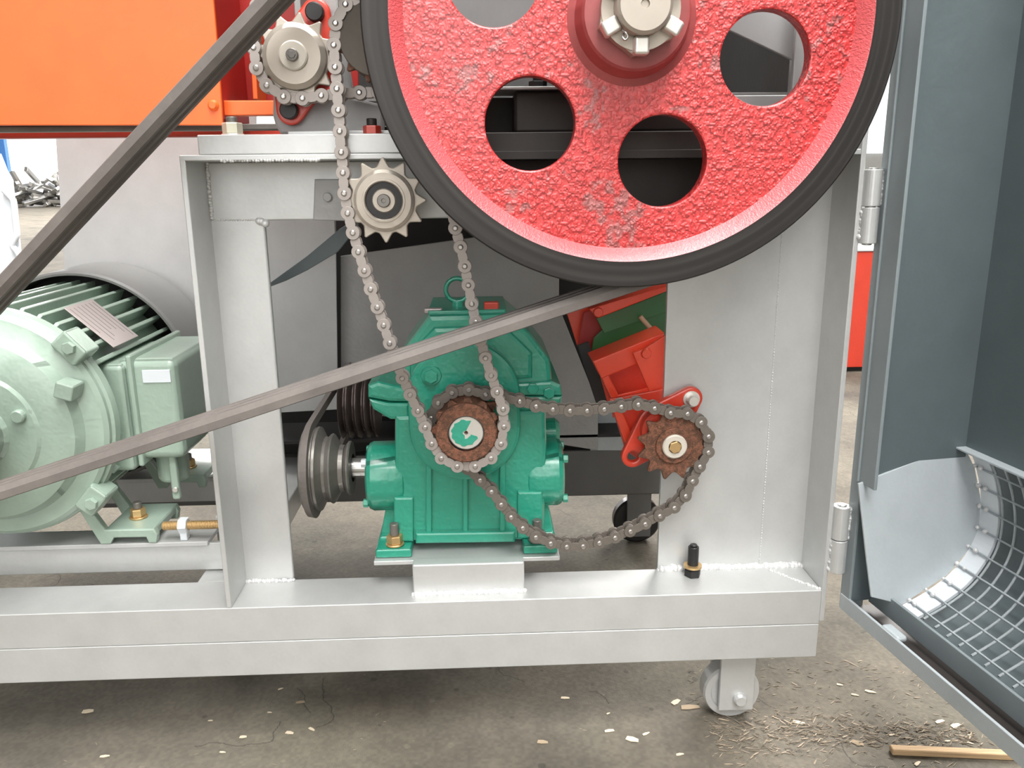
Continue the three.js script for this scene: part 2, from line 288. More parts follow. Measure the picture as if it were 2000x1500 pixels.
// ------------------------------------------------------------------ flywheel
const FC = [0.160, 0.921];
const fly = thing('flywheel', 'large red cast iron flywheel with six round holes and a black grooved rim', 'flywheel', [FC[0], FC[1], 0.06]);
{
  const holes = []; for (let k = 0; k < 6; k++) { const a = (-15.5 - 60 * k) * Math.PI / 180; holes.push(circ(FC[0] + 0.1455 * Math.cos(a), FC[1] + 0.1455 * Math.sin(a), 0.0472, 56)); }
  const disc = shapeOf(circ(FC[0], FC[1], 0.234, 120), holes);
  part('web_disc', ext(disc, 0.085, 0.02, 0.002), M.red, fly, { label: 'lumpy red painted disc' });
  const rim = turn([[0.2305, 0.084], [0.2335, 0.0875], [0.2425, 0.0985], [0.2447, 0.1]], 'z', [...FC, 0], 160);
  part('inner_rim', rim, M.redRim, fly, { planar: true });
  const p = [[0.2447, 0.095], [0.2447, 0.1001], [0.2708, 0.1001], [0.2724, 0.0985], [0.2725, 0.0945], [0.2722, 0.0835], [0.254, 0.082]];
  for (let i = 0; i < 3; i++) { const z = 0.082 - i * 0.0165; p.push([0.250, z - 0.004], [0.250, z - 0.0125], [0.256, z - 0.0165]); }
  p.push([0.2695, 0.027], [0.2722, 0.02], [0.2695, 0.016], [0.232, 0.016], [0.232, 0.084]);
  part('belt_rim', turn(p, 'z', [...FC, 0], 160), M.rim, fly, { keepUV: true, label: 'black grooved rim with turning marks' });
  part('hub', turn([[0.0, 0.116], [0.046, 0.116], [0.052, 0.1145], [0.0545, 0.111], [0.056, 0.098], [0.059, 0.089], [0.068, 0.084]], 'z', [...FC, 0], 64), M.hubRed, fly);
  part('shaft', [turn([[0, 0.153], [0.0035, 0.153], [0.0042, 0.1555], [0.0235, 0.1555], [0.0265, 0.153], [0.0265, 0.0]], 'z', [...FC, 0], 48), turn([[0.0265, 0.0], [0.026, -0.12]], 'z', [...FC, 0])], M.nickel, fly);
  const nut = part('castle_nut', [hex('z', [...FC, 0], 0.043, 0.116, 0.132, 0.4), turn([[0.0266, 0.118], [0.038, 0.118], [0.0385, 0.134], [0.0266, 0.134]], 'z', [...FC, 0])], M.nickel, fly);
  const lobes = []; for (let k = 0; k < 6; k++) { const a = (-90 + 60 * k) * Math.PI / 180; const g = bx(-0.0075, 0.0075, -0.0085, 0.0085, -0.009, 0.007, 0.003); g.rotateZ(a + Math.PI / 2).translate(FC[0] + 0.0345 * Math.cos(a), FC[1] + 0.0345 * Math.sin(a), 0.1385); lobes.push(g); }
  part('castellation', lobes, M.zinc, nut);
  part('cotter_pin', [tube([[0.1402, 0.8987, 0.148], [0.1429, 0.8965, 0.15], [0.1449, 0.8929, 0.15], [0.1425, 0.8902, 0.15], [0.1402, 0.8926, 0.149], [0.1416, 0.8963, 0.146]], 0.0012, 30, 8)], M.steel, fly);
}

// ------------------------------------------------------------------ drive belt from flywheel to motor pulley
const MC = [-0.643, 0.456];                                    // motor axis
{
  const R = 0.2545, r = 0.052, d = Math.hypot(MC[0] - FC[0], MC[1] - FC[1]), base = Math.atan2(MC[1] - FC[1], MC[0] - FC[0]), k = Math.acos((R - r) / d);
  const pts = [], add = (c, rad, a0, a1, n) => { for (let i = 0; i <= n; i++) { const a = a0 + (a1 - a0) * i / n; pts.push([c[0] + rad * Math.cos(a), c[1] + rad * Math.sin(a), Math.cos(a), Math.sin(a)]); } };
  add(FC, R, base + k, base - k + 2 * Math.PI, 90); add(MC, r, base - k, base + k, 30);
  // cross-section (outward, z): flat back, three ribs inside
  const sec = [[0.0155, 0.0325], [0.0155, 0.0815], [0.0145, 0.083], [0.006, 0.083], [0.0, 0.0785], [0.0, 0.0715], [0.0045, 0.0675], [0.0045, 0.0655], [0.0, 0.0615], [0.0, 0.0545], [0.0045, 0.0505], [0.0045, 0.0485], [0.0, 0.0445], [0.0, 0.0375], [0.006, 0.032], [0.0145, 0.031]];
  const pos = [], idx = [], S = sec.length, N = pts.length;
  for (const q of pts) for (const s of sec) pos.push(q[0] + q[2] * s[0], q[1] + q[3] * s[0], s[1]);
  for (let i = 0; i < N; i++) for (let j = 0; j < S; j++) { const a = i * S + j, b = i * S + (j + 1) % S, c = ((i + 1) % N) * S + j, e = ((i + 1) % N) * S + (j + 1) % S; idx.push(a, c, b, b, c, e); }
  const g = new THREE.BufferGeometry(); g.setAttribute('position', new THREE.Float32BufferAttribute(pos, 3)); g.setIndex(idx);
  const q = g.toNonIndexed(); q.computeVertexNormals(); 
  single('drive_belt', 'wide dark rubber drive belt running from the red flywheel down to the motor', 'belt', q, M.rubber);
}

// ------------------------------------------------------------------ chains
function linkShape(p, r, w) {
  const s = new THREE.Shape(), n = 14, a = 0.62;
  const out = [];
  for (let i = 0; i <= n; i++) { const t = a + (2 * Math.PI - 2 * a) * i / n; out.push([-p / 2 + r * Math.cos(t), r * Math.sin(t)]); }
  out.push([-p * 0.12, -w], [p * 0.12, -w]);
  for (let i = 0; i <= n; i++) { const t = -Math.PI + a + (2 * Math.PI - 2 * a) * i / n; out.push([p / 2 + r * Math.cos(t), r * Math.sin(t)]); }
  out.push([p * 0.12, w], [-p * 0.12, w]);
  out.forEach((q, i) => i ? s.lineTo(...q) : s.moveTo(...q)); return s;
}
const PITCH = 0.0226;
const chainGeo = (() => {
  const oS = linkShape(PITCH, 0.0080, 0.0056), iS = linkShape(PITCH, 0.0083, 0.0060);
  const o = join([ext(oS, 0.0088, 0.0018, 0.0004), ext(oS, -0.0070, 0.0018, 0.0004)]);
  const i = join([ext(iS, 0.0066, 0.0018, 0.0004), ext(iS, -0.0048, 0.0018, 0.0004), cyl('z', [-PITCH / 2, 0, 0], 0.0062, -0.0048, 0.0048, 18), cyl('z', [PITCH / 2, 0, 0], 0.0062, -0.0048, 0.0048, 18)]);
  const pin = join(turn([[0, 0.0106], [0.0019, 0.0105], [0.0031, 0.0098], [0.0035, 0.0088], [0.0035, -0.0095], [0, -0.0098]], 'z', [0, 0, 0], 14));
  return { o: metreUV(o), i: metreUV(i), pin };
})();
function chain(name, label, path, z, mat) {
  const cv = new THREE.CatmullRomCurve3(path.map((p) => new THREE.Vector3(p[0], p[1], 0)), true, 'centripetal'); cv.arcLengthDivisions = 2400;
  const L = cv.getLength(); let n = Math.round(L / PITCH); n += n % 2;
  const p = cv.getSpacedPoints(n), k = [p[0].x, p[0].y, z], t = thing(name, label, 'chain', k);
  for (let i = 0; i < n; i++) {
    const a = p[i], b = p[i + 1], outer = i % 2 === 0, m = new THREE.Mesh(outer ? chainGeo.o : chainGeo.i, mat);
    m.name = outer ? 'outer_link' : 'inner_link'; m.castShadow = m.receiveShadow = true;
    m.position.set((a.x + b.x) / 2 - k[0], (a.y + b.y) / 2 - k[1], 0); m.rotation.z = Math.atan2(b.y - a.y, b.x - a.x); t.add(m);
    if (outer) for (const s of [-1, 1]) { const q = new THREE.Mesh(chainGeo.pin, M.pin); q.name = 'pin'; q.position.x = s * a.distanceTo(b) / 2; q.castShadow = q.receiveShadow = true; m.add(q); }
  }
  return t;
}
const arc = (c, r, a0, a1, n) => Array.from({ length: n + 1 }, (_, i) => { const a = (a0 + (a1 - a0) * i / n) * Math.PI / 180; return [c[0] + r * Math.cos(a), c[1] + r * Math.sin(a)]; });
const TOPC = [-0.107, 0.915], GC = [-0.020, 0.462], RC = [0.247, 0.427], UC = [-0.203, 0.900], IC = [-0.107, 0.741];
const zA = 0.006, zB = -0.026;
chain('roller_chain', 'long steel roller chain hanging from behind the flywheel past the idler to the gearbox', [
  ...arc(TOPC, 0.0455, 20, 170, 6), [-0.1535, 0.899], [-0.1528, 0.859], [-0.1524, 0.815], [-0.1517, 0.776], [-0.151, 0.74], [-0.146, 0.713], [-0.1395, 0.684], [-0.129, 0.645], [-0.117, 0.606], [-0.1065, 0.569], [-0.0945, 0.53], [-0.081, 0.498],
  ...arc(GC, 0.0455, 188, 350, 7), [0.026, 0.489], [0.017, 0.517], [0.004, 0.56], [-0.0065, 0.604], [-0.0135, 0.645], [-0.0195, 0.68], [-0.028, 0.715], [-0.04, 0.78], [-0.055, 0.85]], zA, M.chain);
chain('roller_chain', 'sagging roller chain looping from the green gearbox to the rusty right hand sprocket', [
  ...arc(GC, 0.0455, 195, 62, 5), [0.038, 0.494], [0.077, 0.482], [0.119, 0.477], [0.162, 0.479], [0.2, 0.4835], ...arc(RC, 0.0455, 100, -45, 5), [0.259, 0.35], [0.226, 0.328], [0.192, 0.310], [0.151, 0.295], [0.111, 0.2905], [0.07, 0.304], [0.036, 0.334], [0.01, 0.371], [-0.018, 0.401], [-0.045, 0.425]], zB, M.chainDark);
chain('roller_chain', 'short roller chain wrapped under the pale disc sprocket at the top left', [
  [-0.09, 0.866], [-0.128, 0.8615], [-0.165, 0.8595], ...arc(UC, 0.0455, 283, 170, 5), [-0.249, 0.925], [-0.240, 0.955], [-0.229, 0.985], [-0.215, 1.04], [-0.185, 1.09], [-0.13, 1.11], [-0.075, 1.07], [-0.058, 0.98], [-0.062, 0.90]], zB, M.chain);

function sprocketShape(c, n, pr, a0, bore, tip = 0) {
  const pts = [];
  for (let k = 0; k < n; k++) for (const [f, r] of [[0, pr - 0.0062], [0.12, pr - 0.0058], [0.24, pr - 0.0032], [0.34, pr - 0.0002], [0.44, pr + 0.0036 + tip], [0.5, pr + 0.0042 + tip], [0.56, pr + 0.0036 + tip], [0.66, pr - 0.0002], [0.76, pr - 0.0032], [0.88, pr - 0.0058]]) {
    const a = a0 + (k + f) / n * 2 * Math.PI; pts.push([c[0] + r * Math.cos(a), c[1] + r * Math.sin(a)]);
  }
  return shapeOf(pts, bore ? [circ(c[0], c[1], bore, 32)] : []);
}
{
  const t = thing('sprocket', 'pale steel disc sprocket with bolted washer at the top left of the machine', 'sprocket', [...UC, zB]);
  part('toothed_plate', ext(sprocketShape(UC, 12, 0.0437, 0.1), zB + 0.0035, 0.007, 0.0012), M.nickel, t);
  part('face_disc', turn([[0, 0.014], [0.030, 0.014], [0.0355, 0.0105], [0.0362, 0.006], [0.0362, 0.0]], 'z', [...UC, zB], 64), M.nickel, t);
  part('washer', turn([[0, 0.0185], [0.0145, 0.0185], [0.016, 0.017], [0.016, 0.0135]], 'z', [...UC, zB]), M.cream, t);
  part('bolt', [cyl('z', [...UC, zB], 0.0068, 0.018, 0.0235), hex('z', [...UC, zB], 0.0045, 0.02, 0.025)], M.castSteel, t);
  part('shaft', cyl('z', [...UC, zB], 0.012, -0.12, 0), M.steel, t);
}
{
  const t = thing('sprocket', 'idler sprocket with an open ball bearing pressed against the long chain', 'sprocket', [...IC, zA]);
  part('toothed_plate', ext(sprocketShape(IC, 12, 0.0437, 0.26), zA + 0.0035, 0.007, 0.0012), M.nickel, t);
  part('face_ring', turn([[0.021, 0.0], [0.021, 0.0108], [0.0222, 0.012], [0.0242, 0.0118], [0.0245, 0.0105], [0.031, 0.0105], [0.0345, 0.0085], [0.035, 0.0]], 'z', [...IC, zA], 64), M.nickel, t);
  const b = part('bearing', turn([[0.0135, 0.008], [0.0205, 0.008], [0.0208, 0.0]], 'z', [...IC, zA], 48), M.black, t);
  part('inner_ring', turn([[0.006, 0.0095], [0.0125, 0.0095], [0.0135, 0.008], [0.0138, 0.002]], 'z', [...IC, zA], 40), M.nickel, b);
  part('bolt', [turn([[0, 0.0118], [0.0022, 0.0118], [0.0026, 0.013], [0.0068, 0.013], [0.0076, 0.012], [0.0076, 0.0]], 'z', [...IC, zA], 28), cyl('z', [...IC, zA], 0.008, -0.07, 0)], M.castSteel, t);
}
{
  const t = thing('sprocket', 'rust brown double sprocket on the gearbox output shaft', 'sprocket', [...GC, zA]);
  part('toothed_plate', ext(sprocketShape(GC, 12, 0.0425, 0.2, 0, -0.0035), zA + 0.0035, 0.007, 0.0012), M.rust, t);
  part('toothed_plate', ext(sprocketShape(GC, 12, 0.0437, 0.35), zB + 0.0035, 0.007, 0.0012), M.rust, t);
  part('hub', turn([[0.0225, 0.0125], [0.0355, 0.0125], [0.0375, 0.0105], [0.0375, -0.04]], 'z', [...GC, zA], 48), M.rust, t);
}
{
  const t = thing('sprocket', 'rusty brown take-up sprocket with a cream washer on the right plate', 'sprocket', [...RC, zB]);
  part('toothed_plate', ext(sprocketShape(RC, 12, 0.0437, 0.05), zB + 0.0035, 0.007, 0.0012), M.rust, t);
  part('hub', cyl('z', [...RC, zB], 0.024, -0.03, 0.007), M.rust, t);
  part('washer', turn([[0.0085, 0.011], [0.0145, 0.011], [0.016, 0.0095], [0.016, 0.0065]], 'z', [...RC, zB], 40), M.cream, t);
  part('bolt', hex('z', [...RC, zB], 0.0085, 0.006, 0.0135, 0.3), M.brass, t);
}

// ------------------------------------------------------------------ oval flange bearings behind the sprockets
function ovalShape(a, b, R, r) {                              // hull of a big middle circle and two small ends
  const d = new THREE.Vector2(b[0] - a[0], b[1] - a[1]), L = d.length() / 2, ang = Math.atan2(d.y, d.x), c = [(a[0] + b[0]) / 2, (a[1] + b[1]) / 2], k = Math.acos((R - r) / L), pts = [];
  const add = (cx, rad, t0, t1, n) => { for (let i = 0; i <= n; i++) { const t = t0 + (t1 - t0) * i / n; const x = cx + rad * Math.cos(t), y = rad * Math.sin(t); pts.push([c[0] + x * Math.cos(ang) - y * Math.sin(ang), c[1] + x * Math.sin(ang) + y * Math.cos(ang)]); } };
  add(L, r, -k, k, 12); add(0, R, k, Math.PI - k, 12); add(-L, r, Math.PI - k, Math.PI + k, 12); add(0, R, Math.PI + k, 2 * Math.PI - k, 12);
  return pts;
}
{
  const a = [0.2003, 0.4021, -0.055], b = [0.275, 0.4806, -0.055], c = [(a[0] + b[0]) / 2, (a[1] + b[1]) / 2];
  const t = thing('flange_bearing', 'red oval flange bearing behind the rusty right hand sprocket', 'bearing', [c[0], c[1], -0.06]);
  part('flange', ext(shapeOf(ovalShape(a, b, 0.034, 0.0155), [circ(a[0], a[1], 0.0075, 24)]), -0.052, 0.012, 0.0025), M.redPaint, t);
  part('housing', turn([[0, 0.016], [0.024, 0.016], [0.029, 0.012], [0.030, 0.0]], 'z', [c[0], c[1], -0.052], 40), M.redPaint, t);
  part('bolt', [turn([[0, 0.014], [0.006, 0.014], [0.0075, 0.012], [0.0078, 0.0]], 'z', [b[0], b[1], -0.052]), turn([[0.006, 0.0], [0.011, 0.0], [0.011, 0.002], [0.006, 0.002]], 'z', [b[0], b[1], -0.052])], M.zinc, t);
}
{
  const a = [-0.219, 0.8445, -0.05], b = [-0.1818, 0.9508, -0.05], c = [(a[0] + b[0]) / 2, (a[1] + b[1]) / 2];
  const t = thing('flange_bearing', 'red oval flange bearing with black bolts behind the pale top left sprocket', 'bearing', [c[0], c[1], -0.06]);
  part('flange', ext(ovalShape(a, b, 0.037, 0.0165), -0.048, 0.012, 0.0025), M.redPaint, t);
  part('housing', turn([[0, 0.012], [0.026, 0.012], [0.030, 0.009], [0.031, 0.0]], 'z', [c[0], c[1], -0.048], 40), M.redPaint, t);
  for (const q of [a, b]) part('bolt', turn([[0, 0.010], [0.009, 0.010], [0.0105, 0.0085], [0.0105, 0.0]], 'z', [q[0], q[1], -0.048]), M.black, t);
}
{
  const t = thing('bearing_bracket', 'grey cast bracket standing on the top plate behind the chains', 'bracket', [-0.16, 0.8155, -0.07]);
  part('plate', ext([[-0.2403, 0.8634], [-0.2427, 0.8402], [-0.2401, 0.8274], [-0.2348, 0.8185], [-0.1126, 0.8175], [-0.1109, 0.8509], [-0.1457, 0.8598], [-0.1546, 0.9337], [-0.1589, 0.9886], [-0.1903, 0.9994], [-0.1947, 0.9696], [-0.1698, 0.9558], [-0.1644, 0.9281], [-0.1697, 0.8629]], -0.0605, 0.02, 0.003), M.silverDeep, t);
  part('foot', bx(-0.222, -0.09, 0.8157, 0.821, -0.088, -0.04, 0.0015), M.silver, t);
}
{
  const t = thing('sprocket', 'brown sprocket half hidden behind the left edge of the flywheel', 'sprocket', [...TOPC, zA]);
  part('toothed_plate', ext(sprocketShape(TOPC, 12, 0.0437, 0.0), zA + 0.0035, 0.007, 0.0012), M.rust, t);
  part('hub', cyl('z', [...TOPC, zA], 0.041, -0.045, 0.0065, 40), std({ color: col(0.10, 0.08, 0.062), map: T.varStrong, roughness: 0.6 }), t);
}
// bolts on the top plate
{
  const p = [-0.2828, 0.8174, -0.03], t = thing('bolt', 'pale hexagon nut on a stud at the left end of the top plate', 'bolt', [p[0], 0.8156, -0.03]);
  part('nut', [hex('y', [p[0], 0.8156, -0.03], 0.0115, 0.0022, 0.0145, 0.2)], M.pale, t);
  part('washer', cyl('y', [p[0], 0.8156, -0.03], 0.013, 0, 0.002), M.zinc, t);
  part('stud', cyl('y', [p[0], 0.8156, -0.03], 0.0062, 0.014, 0.021), M.castSteel, t);
}
{
  const p = [-0.1218, 0.8286, -0.03], t = thing('bolt', 'red capped bolt in the dark beside the flywheel rim', 'bolt', [p[0], 0.8156, -0.03]);
  part('nut', hex('y', [p[0], 0.8156, -0.03], 0.0105, 0.0, 0.010), M.redPaint, t);
  part('stud', cyl('y', [p[0], 0.8156, -0.03], 0.006, 0.010, 0.018), M.shadedIron, t);
}

// ------------------------------------------------------------------ orange feed hopper at the top left
{
  const t = thing('feed_hopper', 'bright orange sheet metal hopper at the top left above the motor', 'hopper', [-0.7, 0.83, -0.3]);
  part('front_panel', ext([[-0.8388, 0.8358], [-0.3140, 0.8315], [-0.3118, 0.9060], [-0.3113, 0.9806], [-0.3094, 1.0417], [-0.7936, 1.0417]], -0.1, 0.006, 0.0012), M.orange, t);
  part('side_panel', bx(-0.322, -0.316, 0.84, 1.06, -0.235, -0.107, 0.001), M.redDark, t);
  part('floor_sheet', bx(-1.0, -0.32, 0.838, 0.843, -0.235, -0.107, 0.001), M.redDark, t);
  part('lower_rail', ext([[-0.3163, 0.8628], [-0.2120, 0.8621], [-0.2132, 0.8449], [-0.3181, 0.8445]], -0.12, 0.02, 0.0015), M.orange, t);
  part('recess_panel', ext([[-0.3666, 1.1023], [-0.1513, 1.1025], [-0.1643, 0.8696], [-0.3905, 0.8712]], -0.24, 0.004), M.redDark, t);
  part('rib', ext([[-0.2946, 0.9695], [-0.2886, 0.9695], [-0.2910, 0.8703], [-0.2971, 0.8704]], -0.19, 0.05, 0.001), M.orange, t);
  part('rib', ext([[-0.3216, 0.9233], [-0.3165, 0.9233], [-0.3188, 0.8652], [-0.3240, 0.8652]], -0.14, 0.05, 0.001), M.redPaint, t);
  part('under_rail', bx(-1.2, -0.27, 0.8252, 0.8341, -0.262, -0.24, 0.0015), M.redPaint, t);
  part('under_rod', bx(-1.2, -0.15, 0.8283, 0.8365, -0.165, -0.15, 0.002), M.castSteel, t);
  part('rivet', turn([[0, 0.006], [0.004, 0.0055], [0.0065, 0.002], [0.0068, 0.0]], 'z', [-0.323, 0.8551, -0.1], 20), M.orange, t);
}
single('sheet_panel', 'large plain light grey sheet behind the motor under the orange hopper', 'panel', ext([[-0.7027, 0.8947], [-0.3690, 0.8924], [-0.4166, 0.3373], [-0.7580, 0.3451], [-0.7217, 0.6413]], -0.49, 0.004, 0.0008), M.panelGrey);

// ------------------------------------------------------------------ electric motor
{
  const [cx, cy] = MC, t = thing('electric_motor', 'pale green finned electric motor at the left with a terminal box and metal nameplate', 'motor', [cx, 0.275, -0.2]);
  const P = (a, r, z) => [cx + r * Math.cos(a), cy + r * Math.sin(a), z];
  part('body', turn([[0, -0.1], [0.136, -0.1], [0.136, -0.37], [0, -0.37]], 'z', [cx, cy, 0], 72), M.motor, t);
  for (let k = 0; k < 42; k++) {
    const a = (k + 0.5) / 42 * 2 * Math.PI, deg = a * 180 / Math.PI;
    if ((deg < 26 || deg > 332)) continue;                     // terminal box side
    const g = ext([[0.13, -0.1035], [0.13, -0.368], [0.157, -0.368], [0.157, -0.110], [0.150, -0.1035]].map((q) => [q[1], q[0]]).reverse(), 0.003, 0.006, 0.0014);
    // profile plane: x along z-axis of the motor, y outward
    g.rotateY(-Math.PI / 2); g.rotateZ(a - Math.PI / 2); g.translate(cx, cy, 0);
    part('fin', g, M.motor, t);
  }
  part('end_bell', turn([[0, -0.030], [0.036, -0.030], [0.040, -0.034], [0.044, -0.040], [0.076, -0.0425], [0.080, -0.046], [0.105, -0.049], [0.118, -0.054], [0.126, -0.066], [0.136, -0.072], [0.146, -0.0735], [0.1515, -0.078], [0.1515, -0.085], [0.1555, -0.087], [0.1565, -0.091], [0.1565, -0.1], [0.13, -0.103]], 'z', [cx, cy, 0], 96), M.motor, t);
  for (const d of [41, -41, 139, 221]) {
    const a = d * Math.PI / 180, lug = bx(-0.014, 0.014, -0.02, 0.02, -0.105, -0.066, 0.004).rotateZ(a).translate(cx + 0.158 * Math.cos(a), cy + 0.158 * Math.sin(a), 0);
    const l = part('lug', lug, M.motor, t);
    part('bolt', hex('z', P(a, 0.161, -0.066), 0.0085, 0, 0.007, 0.3), M.motor, l);
  }
  for (const [d, r] of [[24.5, 0.130]]) { const a = d * Math.PI / 180; part('boss', bx(-0.012, 0.012, -0.011, 0.011, -0.07, -0.040, 0.003).rotateZ(-0.3).translate(...P(a, r, 0)), M.motor, t); }
  for (const d of [22, 142, 262]) { const a = d * Math.PI / 180, p = P(a, 0.064, -0.012); part('cover_screw', [turn([[0, -0.022], [0.007, -0.022], [0.0085, -0.024], [0.0085, -0.034]], 'z', p, 20), turn([[0.012, -0.0305], [0.0145, -0.032], [0.015, -0.036]], 'z', p, 24)], M.motor, t); }
  part('shaft', cyl('z', [cx, cy, 0], 0.02, -0.05, 0.095), M.steel, t);
  part('pulley', turn([[0.021, 0.095], [0.05, 0.095], [0.053, 0.09], [0.046, 0.084], [0.046, 0.03], [0.053, 0.026], [0.053, 0.02], [0.021, 0.02]], 'z', [cx, cy, 0], 48), M.castSteel, t);
  part('fan_cowl', turn([[0.168, -0.335], [0.1715, -0.335], [0.1745, -0.339], [0.177, -0.46], [0.168, -0.478], [0.02, -0.48]], 'z', [cx, cy, 0], 96), M.cowl, t);
  part('cowl_shade', turn([[0.1675, -0.336], [0.1675, -0.4], [0.1, -0.4]], 'z', [cx, cy, 0], 72), M.dark, t);  // near-black lining; shade inside the cowl put into the colour
  // terminal box on the right
  const tb = part('terminal_box', [bx(cx + 0.108, cx + 0.158, 0.372, 0.525, -0.30, -0.125, 0.008), bx(cx + 0.143, cx + 0.225, 0.385, 0.53, -0.315, -0.135, 0.012)], M.motor, t);
  part('lid', bx(cx + 0.161, cx + 0.169, 0.378, 0.537, -0.322, -0.128, 0.003).rotateZ(0), M.motor, tb);
  part('glare_patch', bx(cx + 0.179, cx + 0.217, 0.497, 0.515, -0.1362, -0.1335, 0.0008), M.whiteSheet, tb);  // white patch put in for the glare on the box
  part('cable_gland', [turn([[0, 0], [0.020, 0], [0.022, 0.004], [0.023, 0.05], [0.0, 0.05]], 'y', [cx + 0.185, 0.338, -0.19], 28), bx(cx + 0.193, cx + 0.205, 0.318, 0.39, -0.16, -0.15, 0.004)], M.motor, t);
  part('gland_screw', cyl('z', [cx + 0.2, 0.335, -0.15], 0.004, 0, 0.004), M.zinc, t);
  // nameplate on the fins, on the upper right quarter
  {
    const a = 47 * Math.PI / 180, g = bx(-0.041, 0.041, 0, 0.0014, -0.236, -0.152, 0.0006).rotateZ(a - Math.PI / 2).translate(cx + 0.1575 * Math.cos(a), cy + 0.1575 * Math.sin(a), 0);
    const np = part('nameplate', g, M.plate, t, { label: 'pinkish silver metal nameplate' });
    const lines = []; for (let k = 0; k < 7; k++) lines.push(bx(-0.036, rr(0.01, 0.036), 0.0013, 0.0016, -0.228 + k * 0.0112, -0.2268 + k * 0.0112, 0).rotateZ(a - Math.PI / 2).translate(cx + 0.1575 * Math.cos(a), cy + 0.1575 * Math.sin(a), 0));
    part('engraved_line', lines, M.castSteel, np);
  }
  const FOOT = [[0.0786, 0.3439], [0.0923, 0.3436], [0.1174, 0.2973], [0.1837, 0.297], [0.1876, 0.2876], [0.1849, 0.2755], [0.1743, 0.2755], [0.1717, 0.2842], [0.1277, 0.2848], [0.1219, 0.2755], [0.1086, 0.2755]];
  for (const s of [-1, 1]) for (const z of [-0.098, -0.31]) {
    const prof = FOOT.map(([x, y]) => [cx + s * x, y]);
    part('foot', [ext(prof, z, 0.012, 0.002), bx(cx + s * 0.115, cx + s * 0.1845, 0.2845, 0.297, z - 0.095, z - 0.004, 0.003), ext(prof, z - 0.083, 0.012, 0.002)], M.motor, t);
    const p = [cx + s * 0.147, 0.297, z - 0.042];
    part('foot_bolt', [hex('y', p, 0.0105, 0.003, 0.0145, 0.2), cyl('y', p, 0.0125, 0, 0.003)], M.brass, t);
    part('stud', cyl('y', p, 0.006, 0.0145, 0.024), M.castSteel, t);
  }
}
{
  const p = [-0.4511, 0.296, -0.11], q = [-0.3718, 0.2937, -0.11], n = [-0.4222, 0.2952, -0.11];
  const t = thing('adjusting_screw', 'brass coloured threaded rod with a pale nut between motor foot and left post', 'screw', [n[0], 0.275, -0.11]);
  const g = [cyl('x', [0, p[1], -0.11], 0.0058, p[0], q[0], 20)]; for (let x = p[0] + 0.002; x < q[0] - 0.002; x += 0.0022) g.push(turn([[0.0056, -0.0008], [0.0064, 0], [0.0056, 0.0008]], 'x', [x, p[1], -0.11], 14));
  part('rod', g, M.brass, t);
  part('nut_tab', [hex('x', [n[0], p[1], -0.11], 0.0115, -0.006, 0.006), bx(n[0] - 0.005, n[0] + 0.005, 0.2752, p[1] - 0.006, -0.116, -0.104, 0.0015)], M.whiteSheet, t);
}

